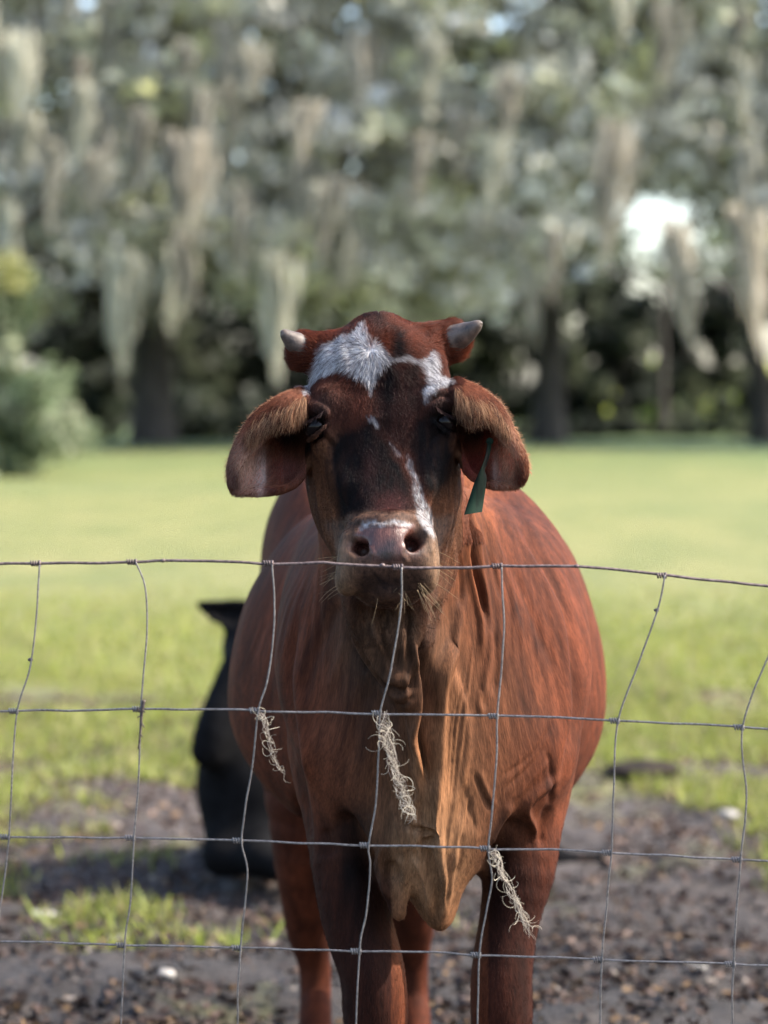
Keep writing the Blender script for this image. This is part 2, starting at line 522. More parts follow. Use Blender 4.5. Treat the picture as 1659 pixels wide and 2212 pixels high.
    # ---- carve: nostrils, eye sockets, mouth line, ear roots
    def at(u, v, n):
        """head point seen at (u, v) whose height over the face plane is n"""
        d = P(u, v, 1.0) - np.array([0, 0, CAMH])
        t = (np.dot(HO - np.array([0, 0, CAMH]), HM[2]) + n) / np.dot(d, HM[2])
        return np.array([0, 0, CAMH]) + d * t
    V.chain([at(752, 1157, .006), at(757, 1162, .003), at(768, 1175, .0), at(787, 1188, -.006), at(792, 1194, -.022)], [.006, .009, .0105, .0130, .012], k=.008, op='sub', n=3)
    V.chain([at(772, 1178, -.004), at(785, 1190, -.03)], [.008, .012], k=.01, op='sub')
    V.chain([at(905, 1141, .004), at(902, 1158, .0), at(884, 1178, -.002), at(880, 1184, -.02)], [.0085, .0115, .0135, .012], k=.008, op='sub', n=3)
    V.chain([at(896, 1168, -.004), at(886, 1184, -.03)], [.009, .012], k=.01, op='sub')
    V.chain([at(745, 1284, .0), at(790, 1268, .004), at(840, 1262, .004), at(890, 1264, .0), at(925, 1272, -.01)], [.004, .006, .006, .006, .004], k=.006, op='sub', n=3)
    for sx in (-1, 1):
        V.ell(H(sx * .109 - .006, .186, -.036), (.021, .020, .024), HM, k=.012, op='sub')
    # upper lids
    for sx in (-1, 1):
        V.chain([H(sx * .088 - .006, .174, -.006), H(sx * .105 - .006, .162, -.016), H(sx * .122 - .006, .168, -.044)], [.006, .009, .008], k=.008, n=3)
        V.chain([H(sx * .088 - .006, .194, -.010), H(sx * .103 - .006, .206, -.018), H(sx * .118 - .006, .204, -.045)], [.003, .0042, .0045], k=.008, n=3)
    # ---- ears
    def ear(rows, k=.012):
        G = [[P(*p) for p in r] for r in rows]
        return V.sheet(G, .0052, k=k, n=6)
    # each row runs from the rolled upper rim, over the outer edge, down the hollow, to the lower inner edge
    L = [[(668, 890, 4.01), (662, 862, 3.98), (655, 843, 4.02), (662, 855, 4.07), (668, 890, 4.09), (674, 935, 4.07), (676, 972, 4.04)],
         [(645, 918, 4.00), (628, 884, 3.965), (606, 860, 4.01), (617, 875, 4.06), (640, 925, 4.10), (662, 980, 4.08), (668, 998, 4.03)],
         [(596, 930, 3.99), (578, 910, 3.975), (558, 893, 4.00), (570, 920, 4.04), (604, 985, 4.075), (644, 1030, 4.05), (653, 1026, 4.02)],
         [(544, 968, 3.985), (532, 956, 3.98), (521, 945, 3.99), (530, 978, 4.015), (568, 1025, 4.04), (612, 1054, 4.03), (628, 1050, 4.01)],
         [(510, 1012, 3.985), (505, 1004, 3.98), (500, 1000, 3.985), (506, 1020, 3.998), (530, 1048, 4.012), (565, 1062, 4.01), (584, 1060, 4.00)],
         [(503, 1044, 3.985), (500, 1042, 3.984), (499, 1042, 3.985), (501, 1052, 3.99), (508, 1062, 3.998), (522, 1064, 4.0), (538, 1063, 4.0)]]
    Rr = [[(975, 872, 4.01), (980, 845, 3.98), (984, 822, 4.02), (982, 838, 4.07), (975, 880, 4.09), (968, 925, 4.07), (966, 965, 4.04)],
          [(1008, 915, 4.00), (1020, 872, 3.965), (1034, 842, 4.01), (1026, 862, 4.06), (1010, 915, 4.10), (996, 960, 4.08), (994, 985, 4.03)],
          [(1046, 915, 3.99), (1062, 890, 3.975), (1076, 876, 4.00), (1068, 908, 4.04), (1045, 965, 4.075), (1008, 1010, 4.05), (1004, 1008, 4.02)],
          [(1092, 955, 3.985), (1100, 940, 3.98), (1108, 936, 3.99), (1100, 965, 4.015), (1072, 1010, 4.04), (1038, 1036, 4.03), (1026, 1034, 4.01)],
          [(1122, 998, 3.985), (1127, 988, 3.98), (1132, 992, 3.985), (1124, 1006, 3.998), (1102, 1034, 4.012), (1072, 1048, 4.01), (1058, 1047, 4.0)],
          [(1131, 1026, 3.985), (1132, 1022, 3.984), (1134, 1024, 3.985), (1131, 1034, 3.99), (1123, 1044, 3.998), (1108, 1050, 4.0), (1094, 1050, 4.0)]]
    eL = ear(L); eR = ear(Rr)
    V.chain([H(-.105, .135, -.12), P(665, 868, 4.09), P(640, 860, 4.06)], [.032, .024, .012], k=.02)
    V.chain([H(.105, .135, -.12), P(975, 860, 4.09), P(1002, 850, 4.06)], [.032, .024, .012], k=.02)
    PV, F = V.extract(iters=3)
    return PV, F, at, eL, eR

cowV, cowF, at_face, earL, earR = build_cow()
print('cow verts', len(cowV))
# ------------------------------------------------------------------ folds of the skin
def cowN(): return normals(cowV, cowF)
def press(strokes, V, N, F):
    u, v = UV(V)
    front = np.clip((-N[:, 1] + 0.25) / 0.4, 0, 1) * (V[:, 1] < 4.75)
    D = np.zeros(len(V))
    for pts, wid, amp in strokes:
        pts = np.array(pts, float)
        lo, hi = pts.min(0) - wid * 3, pts.max(0) + wid * 3
        m = np.where((u > lo[0]) & (u < hi[0]) & (v > lo[1]) & (v < hi[1]) & (front > 0))[0]
        if not len(m): continue
        d, t, _ = poly_dist(u[m], v[m], catmull(pts, 5) if len(pts) > 2 else pts)
        end = np.clip(np.minimum(t, 1 - t) / 0.15, 0, 1) if len(pts) > 1 else 1
        D[m] += amp * 0.001 * np.exp(-(d / wid) ** 2) * (0.15 + 0.85 * end) * front[m]
    return V + N * D[:, None]

strokes = [
    # neck and throat
    ([(1020, 1110), (1024, 1222), (1037, 1272), (1049, 1330)], 6, -14), ([(1011, 1121), (1014, 1222), (1026, 1285), (1040, 1348), (1044, 1423)], 7, 7),
    ([(1034, 1130), (1040, 1222), (1052, 1290), (1058, 1360)], 6, 5), ([(992, 1185), (997, 1260), (992, 1310)], 5, -6), ([(980, 1160), (978, 1240), (965, 1320)], 6, 4),
    ([(1050, 1113), (1060, 1197), (1072, 1247), (1082, 1300)], 5, -4), ([(1072, 1126), (1098, 1197), (1135, 1285), (1170, 1373), (1195, 1448)], 9, -5),
    ([(1060, 1110), (1085, 1200), (1110, 1300), (1130, 1400)], 7, 3), ([(1098, 1091), (1148, 1171), (1198, 1260), (1229, 1348), (1240, 1448), (1244, 1540), (1232, 1620), (1208, 1700)], 11, -12),
    ([(1085, 1091), (1130, 1171), (1178, 1260), (1208, 1348), (1222, 1448), (1226, 1540), (1215, 1620)], 16, 6),
    ([(1057, 1348), (1057, 1423), (1046, 1480), (1052, 1510)], 8, 6), ([(1070, 1360), (1072, 1430), (1066, 1500)], 7, -4), ([(1040, 1490), (1034, 1520), (1046, 1545)], 8, 4),
    ([(985, 1010), (980, 1096), (955, 1180)], 8, 4), ([(1000, 1080), (992, 1140), (975, 1200)], 5, -3),
    # dewlap flap, the trough beside it, the lit ridge down the breast
    ([(890, 1380), (903, 1440), (908, 1500), (902, 1560), (893, 1600), (905, 1640), (920, 1690), (922, 1715)], 8, 11),
    ([(915, 1400), (922, 1470), (924, 1540), (918, 1600), (926, 1660), (922, 1710)], 13, -26),
    ([(1000, 1300), (978, 1390), (955, 1470), (948, 1526), (942, 1640), (940, 1736), (941, 1781), (952, 1870), (958, 1946), (952, 2000)], 13, 18),
    ([(860, 1520), (872, 1600), (885, 1660), (890, 1720), (880, 1760)], 12, -8), ([(880, 1650), (900, 1690), (905, 1720), (890, 1745)], 7, 6),
    ([(870, 1778), (915, 1796), (937, 1806), (925, 1818), (905, 1826)], 6, -16), ([(880, 1772), (915, 1784), (938, 1795)], 6, 6),
    ([(829, 1820), (816, 1871), (828, 1916), (842, 1945)], 7, 8), ([(842, 1862), (846, 1880), (848, 1900)], 11, -13), ([(862, 1850), (875, 1880), (872, 1915)], 8, 7),
    ([(905, 1832), (925, 1850), (938, 1890), (946, 1930), (944, 1985)], 7, -13), ([(888, 1850), (910, 1885), (925, 1930), (935, 1975)], 7, 8),
    ([(968, 1840), (965, 1900), (962, 1960)], 5, -6), ([(985, 1830), (978, 1890), (970, 1940)], 6, 4), ([(1000, 1800), (995, 1850), (985, 1890)], 6, -3),
    # belly skin running to the leg, hollows before the legs
    ([(1024, 1670), (1040, 1710), (1060, 1751)], 5, -4), ([(1034, 1664), (1050, 1704), (1070, 1745)], 5, 3), ([(1000, 1690), (1015, 1750), (1030, 1800)], 6, -3),
    ([(1185, 1600), (1150, 1650), (1090, 1706)], 5, -4), ([(1195, 1560), (1150, 1630), (1080, 1680)], 5, -3), ([(1190, 1640), (1150, 1680), (1110, 1730)], 5, 3),
    ([(1205, 1680), (1150, 1720), (1135, 1750), (1150, 1785), (1158, 1815)], 9, 11), ([(1185, 1740), (1172, 1790), (1170, 1830)], 10, -6),
    ([(1120, 1770), (1098, 1800), (1078, 1850), (1062, 1900)], 15, -26), ([(1105, 1735), (1085, 1780), (1060, 1830)], 8, 7), ([(1182, 1620), (1190, 1680), (1188, 1740)], 7, -5),
    ([(735, 1755), (755, 1790), (785, 1850), (812, 1905)], 16, -24), ([(700, 1790), (715, 1850)], 14, -8), ([(800, 1760), (812, 1800), (822, 1830)], 6, 4),
    ([(650, 1330), (630, 1400), (621, 1480), (626, 1560), (640, 1680), (655, 1790), (664, 1850)], 11, -13), ([(652, 1420), (646, 1500), (650, 1580), (662, 1690)], 14, 7),
    ([(660, 1180), (610, 1280), (590, 1400)], 14, -4), ([(735, 1290), (700, 1370), (665, 1450), (650, 1520)], 14, -6), ([(760, 1330), (735, 1420), (705, 1500)], 14, 4),
    ([(800, 1480), (770, 1560), (760, 1650)], 18, -4), ([(840, 1540), (820, 1640), (815, 1730)], 16, -5),
    # throat wedge
    ([(735, 1320), (763, 1390), (800, 1448), (845, 1492), (885, 1488), (905, 1440)], 7, -13), ([(948, 1300), (930, 1360), (908, 1420)], 7, -13), ([(790, 1440), (830, 1468), (868, 1470)], 12, 7),
    ([(778, 1300), (800, 1380), (835, 1440)], 7, -6), ([(830, 1310), (828, 1370), (838, 1420), (850, 1450)], 9, -12), ([(858, 1400), (862, 1450)], 6, -9),
    ([(880, 1300), (884, 1380), (884, 1440)], 6, -10), ([(780, 1430), (815, 1470), (850, 1500)], 6, -4), ([(868, 1460), (880, 1480), (876, 1510)], 8, 5), ([(850, 1520), (870, 1525), (895, 1500)], 5, -5),
    # face: brow wrinkles, tear line, crest, cheek lines, muzzle edges
    ([(660, 880), (676, 870), (700, 880), (712, 900)], 5, 3), ([(690, 935), (705, 950), (716, 965)], 5, -4), ([(700, 925), (716, 940), (728, 958)], 5, 3),
    ([(930, 880), (955, 866), (978, 872)], 4, 3), ([(928, 868), (952, 854), (974, 858)], 4, -2.5), ([(926, 858), (948, 844), (972, 846)], 4, 2),
    ([(948, 935), (932, 952), (922, 975)], 5, -3), ([(720, 960), (726, 1040), (736, 1120)], 7, -3), ([(905, 950), (908, 1040), (915, 1110)], 7, -3),
    ([(690, 980), (700, 1060), (715, 1140), (722, 1200)], 5, -2.5), ([(676, 960), (682, 1040), (695, 1120)], 5, 2),
    ([(742, 1146), (762, 1136), (785, 1132)], 4, -2), ([(752, 1150), (740, 1170), (736, 1200)], 6, 3), ([(918, 1140), (930, 1165), (934, 1200)], 6, 3),
    ([(770, 1162), (800, 1182), (806, 1205)], 4, 2.5), ([(893, 1160), (872, 1182), (870, 1200), (884, 1218)], 4, 2.5), ([(836, 1215), (838, 1250)], 3, -2.5),
    ([(768, 1142), (800, 1136), (850, 1134), (895, 1136)], 4, 1.5), ([(700, 780), (760, 770)], 30, 3), ([(920, 770), (960, 790)], 25, 3), ([(820, 800), (826, 900)], 26, -3),
    ([(680, 760), (668, 800), (664, 840)], 10, -4), ([(962, 750), (970, 790), (976, 820)], 10, -4),
    # ear creases
    ([(566, 960), (560, 1000), (562, 1040)], 4, 3), ([(578, 965), (574, 1010), (578, 1045)], 4, -3), ([(540, 975), (532, 1010), (534, 1045)], 4, -2.5),
    ([(1080, 975), (1082, 1010), (1075, 1040)], 4, 3), ([(1068, 980), (1066, 1020)], 4, -3), ([(1100, 960), (1108, 1000), (1106, 1035)], 4, -2.5),
]
rs = np.random.RandomState(3)
for i in range(26):            # fine pleats fanning over the shoulder
    t = (i + rs.rand() * .6) / 26
    a = np.array([1062 + 90 * t, 1085 + 30 * rs.rand()]); b = np.array([1075 + 235 * t, 1420 + 90 * rs.rand()])
    mid = (a + b) / 2 + np.array([6 + 26 * t, -20])
    strokes.append(([a, mid, b], 2.6 + 2.5 * rs.rand(), (-1) ** i * (.5 + .6 * rs.rand())))
for i in range(18):            # the other shoulder
    t = (i + rs.rand() * .6) / 18
    a = np.array([700 - 60 * t, 1190 + 50 * t]); b = np.array([700 - 190 * t, 1440 + 60 * rs.rand()])
    strokes.append(([a, (a + b) / 2 - np.array([10 * t, 12]), b], 3 + 3 * rs.rand(), (-1) ** i * (0.4 + 0.5 * rs.rand())))
for i in range(12):            # pleats of the breast beside the ridge
    t = (i + rs.rand() * .6) / 12
    a = np.array([1008 + 26 * t, 1290 + 30 * t]); b = np.array([952 + 60 * t ** 1.4, 1560 + 30 * rs.rand()])
    c = np.array([946 + 40 * t, 1740 + 20 * rs.rand()])
    strokes.append(([a, (a + b) / 2, b, c], 2.2 + 1.6 * rs.rand(), (-1) ** i * (1.5 + 1.2 * rs.rand())))
for i in range(14):            # tan neck behind the jaw
    t = (i + rs.rand() * .6) / 14
    a = np.array([986 + 56 * t, 985 + 60 * t]); b = np.array([948 + 64 * t, 1230 + 40 * rs.rand()])
    strokes.append(([a, (a + b) / 2 + np.array([4, 0]), b], 2.4 + 2 * rs.rand(), (-1) ** i * (1.3 + 1.1 * rs.rand())))
for i in range(16):            # lower brisket pleats
    t = (i + rs.rand() * .6) / 16
    a = np.array([840 + 190 * t, 1700 + 50 * rs.rand()]); b = np.array([880 + 110 * t, 1840 + 40 * rs.rand()])
    strokes.append(([a, (a + b) / 2, b], 3 + 2 * rs.rand(), (-1) ** i * (2.0 + 2.0 * rs.rand())))
cowV = press(strokes, cowV, cowN(), cowF)
# flesh unevenness
_n = cowN()
_bod = np.clip((cowV[:, 1] - 4.05) / 0.1, 0, 1)
cowV = cowV + _n * ((vnoise(cowV * np.array([18, 18, 7])) * .0020 + vnoise(cowV * np.array([60, 60, 14]) + 5) * .0004) * (0.35 + 0.65 * _bod))[:, None]
_u, _v = UV(cowV)
_br = np.exp(-((_u - 930) / 95) ** 2 - ((_v - 1830) / 150) ** 2) * (cowV[:, 1] < 4.3)
cowV = cowV + _n * (_bod * vnoise(cowV * np.array([8, 8, 5.5]) + 11) * .0048 + _br * (vnoise(cowV * np.array([52, 52, 11]) + 21) * .0042 + vnoise(cowV * np.array([24, 24, 8]) + 27) * .005))[:, None]
cowV = smooth_verts(cowV, cowF, 1, lam=0.3)

# ------------------------------------------------------------------ coat colours, by place on the animal (linear values)
def S(r, g, b):
    f = lambda c: ((c / 255 + .055) / 1.055) ** 2.4 if c > 10 else c / 255 / 12.92
    return np.array([f(r), f(g), f(b)])
K1 = lambda pts: [(464.5 + .4232 * x, 647.7 + .4232 * y) for x, y in pts]
RED, REDTOP, TAN, DKBR, BLACK, WHITE = S(122, 66, 44), S(118, 60, 40), S(152, 108, 78), S(76, 44, 34), S(25, 18, 20), S(226, 224, 226)
GREYTAN, PINK, EARRED = S(128, 100, 78), S(168, 122, 116), S(136, 62, 54)
whites = [K1([(760, 130), (780, 190), (830, 235), (860, 280), (910, 295), (870, 330), (820, 380), (800, 430), (795, 485), (775, 430), (750, 400), (700, 370), (640, 355), (570, 370), (510, 400), (485, 475), (452, 480), (480, 420), (520, 350), (540, 290), (580, 230), (640, 200), (700, 190), (735, 145)]),
          K1([(880, 288), (960, 292), (1040, 296), (1085, 290), (1100, 262), (1120, 300), (1135, 370), (1190, 400), (1205, 430), (1150, 440), (1110, 470), (1072, 510), (1065, 470), (1085, 430), (1070, 380), (1045, 320), (960, 302), (880, 300)]),
          K1([(778, 600), (800, 588), (822, 604), (838, 650), (810, 628)]),
          K1([(975, 790), (1000, 830), (1050, 960), (1088, 1040), (1112, 1120), (1118, 1215), (1086, 1190), (1046, 1130), (1024, 1060), (1016, 980), (1004, 900)]),
          K1([(742, 1168), (752, 1138), (800, 1132), (840, 1143), (880, 1124), (930, 1132), (1008, 1154), (1002, 1162), (900, 1144), (850, 1157), (800, 1148)])]
darks = [K1([(625, 680), (700, 655), (760, 625), (800, 606), (845, 690), (900, 760), (960, 850), (1000, 950), (1018, 1050), (1045, 1125), (760, 1128), (650, 1185), (630, 1100), (600, 950), (575, 820), (600, 740)]),
         K1([(1030, 600), (1100, 560), (1215, 640), (1222, 800), (1195, 930), (1120, 1010), (1060, 950), (1010, 830), (985, 740), (1000, 660)]),
         K1([(885, 140), (960, 160), (965, 290), (905, 310), (905, 420), (895, 520), (850, 500), (850, 400), (880, 300)])]
brows = [K1([(820, 385), (880, 320), (1040, 310), (1080, 420), (1060, 560), (1000, 660), (980, 760), (900, 740), (845, 680), (800, 600), (800, 470)]),
         K1([(740, 60), (860, 50), (880, 140), (820, 200), (770, 130)])]
CGAIN = .54
def coat(p, n):
    """colour of the coat at points p, how white it is, how bare, fur length"""
    u, v = UV(p)
    N = len(p)
    ju = vnoise(p * 60) * 4 + vnoise(p * 210 + 9) * 3
    jv = vnoise(p * 60 + 31) * 4 + vnoise(p * 210 + 17) * 3
    J = (ju, jv)
    front = (n[:, 1] < 0.35)
    h = HL(p)
    headw = np.clip((0.17 - np.abs(h[:, 0])) / .01, 0, 1) * (h[:, 1] > -.05) * np.clip((.53 - h[:, 1]) / .03, 0, 1) * np.clip((h[:, 2] + .21) / .02, 0, 1)
    headw *= (p[:, 1] < 4.16)
    big = vnoise(p * np.array([9, 9, 4]) + 3)
    mid = vnoise(p * np.array([46, 46, 9]) + 40)
    fin = vnoise(p * np.array([170, 170, 26]) + 80)
    C = RED[None] * (1 + .22 * big + .08 * mid)[:, None]
    def mixin(mask, col):
        nonlocal C
        m = np.clip(mask, 0, 1)[:, None]
        C = C * (1 - m) + np.asarray(col) * m
    G = lambda cu, cv, ru, rv: np.exp(-((u - cu) / ru) ** 2 - ((v - cv) / rv) ** 2)
    fb = front & (p[:, 1] < 4.5)
    # chest and brisket go to tan, throat greyish, barrel stays red
    mixin(fb * np.clip(G(930, 1690, 170, 200) * .75 + G(935, 1880, 90, 140) * 1.0 + G(1000, 1480, 130, 160) * .35, 0, .9) * (1 - headw), TAN * 1.12)
    mixin(fb * np.clip(G(940, 1700, 60, 400) * .6, 0, .6) * (1 - headw), S(184, 132, 92))
    mixin(fb * G(905, 1860, 95, 115) * .85 * (1 - headw), S(206, 158, 120))
    mixin(fb * G(1010, 1130, 60, 200) * .6 * (1 - headw), S(160, 98, 60))
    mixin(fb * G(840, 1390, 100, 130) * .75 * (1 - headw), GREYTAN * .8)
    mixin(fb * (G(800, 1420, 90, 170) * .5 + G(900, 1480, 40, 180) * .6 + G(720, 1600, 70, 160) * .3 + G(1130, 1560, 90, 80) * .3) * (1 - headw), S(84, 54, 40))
    # dark streaks in the coat
    st = np.clip(mid * 1.3 + fin * .6 - .35, 0, 1)
    mixin(st * .20 * (1 - headw), DKBR * .75)
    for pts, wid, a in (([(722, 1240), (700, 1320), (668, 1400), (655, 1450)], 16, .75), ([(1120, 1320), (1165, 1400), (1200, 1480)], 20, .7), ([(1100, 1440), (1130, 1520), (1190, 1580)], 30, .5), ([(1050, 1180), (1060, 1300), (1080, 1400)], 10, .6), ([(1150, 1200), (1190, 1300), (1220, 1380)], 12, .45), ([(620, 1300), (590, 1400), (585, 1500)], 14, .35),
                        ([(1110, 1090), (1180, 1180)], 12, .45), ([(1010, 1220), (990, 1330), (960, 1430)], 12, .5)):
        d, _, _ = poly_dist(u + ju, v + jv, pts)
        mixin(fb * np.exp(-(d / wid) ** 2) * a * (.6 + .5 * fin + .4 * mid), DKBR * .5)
    # legs
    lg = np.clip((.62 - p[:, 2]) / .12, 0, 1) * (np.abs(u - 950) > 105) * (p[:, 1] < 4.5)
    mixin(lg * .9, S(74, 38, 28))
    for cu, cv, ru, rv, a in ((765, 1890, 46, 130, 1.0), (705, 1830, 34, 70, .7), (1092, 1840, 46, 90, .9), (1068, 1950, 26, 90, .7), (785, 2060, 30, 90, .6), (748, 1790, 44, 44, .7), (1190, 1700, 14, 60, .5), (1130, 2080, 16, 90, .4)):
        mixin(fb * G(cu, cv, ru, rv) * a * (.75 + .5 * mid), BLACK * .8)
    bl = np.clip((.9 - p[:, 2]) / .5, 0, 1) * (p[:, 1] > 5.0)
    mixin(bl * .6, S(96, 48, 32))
    # head
    mixin(headw, S(100, 54, 40) * (1 + .3 * mid + .25 * fin)[:, None])
    mixin(headw * np.clip((.10 - h[:, 1]) / .05, 0, 1), REDTOP * (1 + .25 * fin + .2 * mid)[:, None])
    cheek = headw * np.clip((np.abs(h[:, 0]) - .058) / .02, 0, 1) * np.clip((h[:, 1] - .185) / .03, 0, 1)
    mixin(cheek * .85, S(122, 80, 54) * (1 + .35 * fin + .3 * mid)[:, None])
    mixin(headw * (np.exp(-((np.abs(h[:, 0]) - .095) / .03) ** 2 - ((h[:, 1] - .165) / .035) ** 2)) * .8, S(72, 52, 46))
    mixin(cheek * np.clip(mid * 2 + fin - .2, 0, 1) * .5, BLACK)
    for q in brows: mixin(headw * poly_mask(u, v, q, 14, J) * .85, S(52, 29, 26) * (1 + .4 * fin + .4 * mid)[:, None])
    for q in darks: mixin(headw * poly_mask(u, v, q, 12, J) * (.96 + .15 * fin), BLACK * .9)
    mixin(headw * G(845, 1085, 40, 26) * .65, S(104, 58, 54))
    mixin(headw * G(800, 1010, 16, 40) * .35, S(104, 62, 58))
    # muzzle
    mz = headw * np.clip((h[:, 1] - .352 + .02 * np.abs(h[:, 0]) / .05) / .012, 0, 1) * np.clip((h[:, 2] + .13) / .02, 0, 1)
    under = (p[:, 1] < 4.16) * G(840, 1370, 120, 110) * (h[:, 2] < -.05)
    mixin(under * 1.2, S(104, 76, 58) * (1 + .3 * fin + .2 * mid)[:, None])
    mixin(mz, S(104, 74, 58) * (1 + .3 * fin)[:, None])
    mixin(mz * np.clip(vnoise(p * 230) * 1.6 - .1, 0, 1) * .7, BLACK)
    mixin(mz * np.clip((np.abs(h[:, 0] + .002) - .045) / .03, 0, 1) * np.clip((h[:, 1] - .37) / .04, 0, 1) * .5, S(168, 132, 100))
    mixin(mz * G(833, 1262, 70, 28) * .8, BLACK * 1.1)
    pad = poly_mask(u, v, [(765, 1158), (782, 1138), (850, 1136), (896, 1132), (894, 1150), (868, 1182), (868, 1216), (800, 1216), (804, 1186)], 5) * mz
    mixin(pad, S(108, 70, 60) * (1 + .15 * fin)[:, None])
    mixin(pad * (G(836, 1200, 26, 26) + G(845, 1172, 16, 12) * .6), S(56, 42, 40))
    mixin(mz * (G(776, 1182, 22, 14) + G(892, 1178, 18, 22)) * .8, S(96, 52, 52))
    bare = np.clip(pad * 1.2 + mz * .25 + mz * (G(776, 1182, 22, 14) + G(892, 1178, 18, 22)), 0, 1)
    # eye rims
    ey = headw * (np.exp(-((np.abs(h[:, 0] + .006) - .106) / .022) ** 2 - ((h[:, 1] - .186) / .022) ** 2))
    mixin(np.clip(ey * 1.6 - .3, 0, 1), BLACK * .35)
    # white marks
    wm = np.zeros(N)
    for q in whites: wm = np.maximum(wm, poly_mask(u, v, q, 5, J))
    d, _, _ = poly_dist(u + ju, v + jv, K1([(830, 640), (870, 700), (910, 760), (985, 810)]))
    wm = np.maximum(wm, np.exp(-(d / 3) ** 2) * .30 * (fin > .25))
    wm *= headw * front
    # whorl and grey tickings
    d = np.hypot(u - 801, v - 745)
    wm *= 1 - .75 * np.exp(-(d / 7) ** 2)
    low = np.clip((h[:, 1] - .2) / .05, 0, 1)
    mixin(wm * (.95 - (.3 + .4 * low) * np.clip(vnoise(p * 260 + 3) * 2 + .2 * low, 0, 1)), WHITE * (1.2 - .55 * low)[:, None])
    # ears
    isear = (~(np.abs(h[:, 0]) < .128)) & (p[:, 2] > 1.10) & (p[:, 1] < 4.13) & (v > 815)
    hollow = isear & (n[:, 1] < -.1)
    e = isear.astype(float)
    mixin(e, S(112, 66, 46) * (1 + .25 * fin)[:, None])
    left = (u < 829)
    hw = hollow.astype(float)
    mixin(hw * left * G(535, 1010, 34, 50) * .95, S(214, 176, 156)); mixin(hw * left * G(566, 1020, 11, 42) * .8, S(226, 204, 196))
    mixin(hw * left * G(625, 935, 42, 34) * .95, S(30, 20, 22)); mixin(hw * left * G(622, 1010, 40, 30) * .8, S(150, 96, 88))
    mixin(hw * left * G(507, 1035, 12, 36) * .85, S(66, 48, 48)); mixin(hw * left * G(585, 1058, 12, 8) * .7, S(70, 40, 44))
    mixin(hw * ~left * G(1098, 985, 22, 60) * .9, S(206, 160, 130)); mixin(hw * ~left * G(1070, 1010, 9, 34) * .7, S(206, 176, 160))
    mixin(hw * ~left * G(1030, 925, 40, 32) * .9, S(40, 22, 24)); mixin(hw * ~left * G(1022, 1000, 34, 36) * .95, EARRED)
    mixin(hw * ~left * G(1124, 1030, 12, 26) * .8, S(84, 48, 38))
    # length of the hairs
    L = np.full(N, .0065)
    L = np.where(headw > .5, .008, L)
    L = np.where((headw > .5) & (h[:, 1] < .13), .012, L)
    hb = (headw > .5) & (np.abs(h[:, 0]) > .075) & (h[:, 1] < .10)
    fc = (headw > .5) & (h[:, 1] >= .13)
    L = np.where(fc, .0062, L)
    L = np.where(hb, .017, L)
    L = np.where(lg > .5, .010, L)
    L = np.where(isear, .008, L)
    L *= (1 - .75 * mz) * (1 - .5 * cheek)
    C = C * np.where(isear, 1.0, CGAIN)[:, None]
    return np.clip(C, .003, .9), wm, bare, L, isear, headw
cN = cowN()
cC, cW, cB, cL, cE, cH = coat(cowV, cN)
def fan(p, hw):
    dx, dz = p[:, 0] - .06, 1.62 - p[:, 2]
    r = np.hypot(dx, dz); th = np.arctan2(dx, dz)
    A = np.stack([th * .75 + vnoise(p * 6) * .012, r * .10, p[:, 1] * .45], 1)
    h = HL(p); Bv = np.stack([h[:, 0], h[:, 1] * .22, h[:, 2] * .6], 1)
    return A * (1 - hw[:, None]) + Bv * hw[:, None]
cF = fan(cowV, (cH > .5).astype(float))
_s1 = vnoise(cF * 60); _s2 = vnoise(cF * 150 + 7)
_s0 = vnoise(cF * 22 + 3)
cC = np.clip(cC * (1 + (.34 * _s0 + .22 * _s1 + .12 * _s2) * (1 - cH * .6))[:, None], .002, .9)
_body = (1 - np.clip(cH + cE, 0, 1))
cC *= (1 - .36 * _body)[:, None] * (1 - _body[:, None] * np.array([0, .06, .14]))

# ------------------------------------------------------------------ materials of the cow
def new_mat(name):
    m = bpy.data.materials.new(name); m.use_nodes = True
    t = m.node_tree
    return m, t, t.nodes, t.links, t.nodes['Principled BSDF']
def node(N, typ, **kw):
    n = N.new(typ)
    for k, v in kw.items():
        if k.startswith('i_'): n.inputs[k[2:].replace('_', ' ')].default_value = v
        else: setattr(n, k, v)
    return n
hide_m, T, N, Lk, B = new_mat('cow hide')
at = node(N, 'ShaderNodeAttribute', attribute_name='coat')
tc = N.new('ShaderNodeTexCoord')
mp = node(N, 'ShaderNodeAttribute', attribute_name='fan')
n1 = node(N, 'ShaderNodeTexNoise', i_Scale=560.0, i_Detail=4.0, i_Roughness=.65)
n2 = node(N, 'ShaderNodeTexNoise', i_Scale=90.0, i_Detail=3.0, i_Roughness=.6)
n3 = node(N, 'ShaderNodeTexNoise', i_Scale=900.0, i_Detail=2.0)
Lk.new(mp.outputs['Vector'], n1.inputs[0]); Lk.new(mp.outputs['Vector'], n2.inputs[0]); Lk.new(tc.outputs['Object'], n3.inputs[0])
r1 = node(N, 'ShaderNodeMapRange'); r1.inputs['From Min'].default_value = .3; r1.inputs['From Max'].default_value = .7; r1.inputs['To Min'].default_value = .58; r1.inputs['To Max'].default_value = 1.42
r2 = node(N, 'ShaderNodeMapRange'); r2.inputs['From Min'].default_value = .3; r2.inputs['From Max'].default_value = .7; r2.inputs['To Min'].default_value = .60; r2.inputs['To Max'].default_value = 1.34
Lk.new(n1.outputs[0], r1.inputs[0]); Lk.new(n2.outputs[0], r2.inputs[0])
mu = node(N, 'ShaderNodeMath', operation='MULTIPLY'); Lk.new(r1.outputs[0], mu.inputs[0]); Lk.new(r2.outputs[0], mu.inputs[1])
mx = node(N, 'ShaderNodeVectorMath', operation='SCALE'); Lk.new(at.outputs[0], mx.inputs[0]); Lk.new(mu.outputs[0], mx.inputs['Scale'])
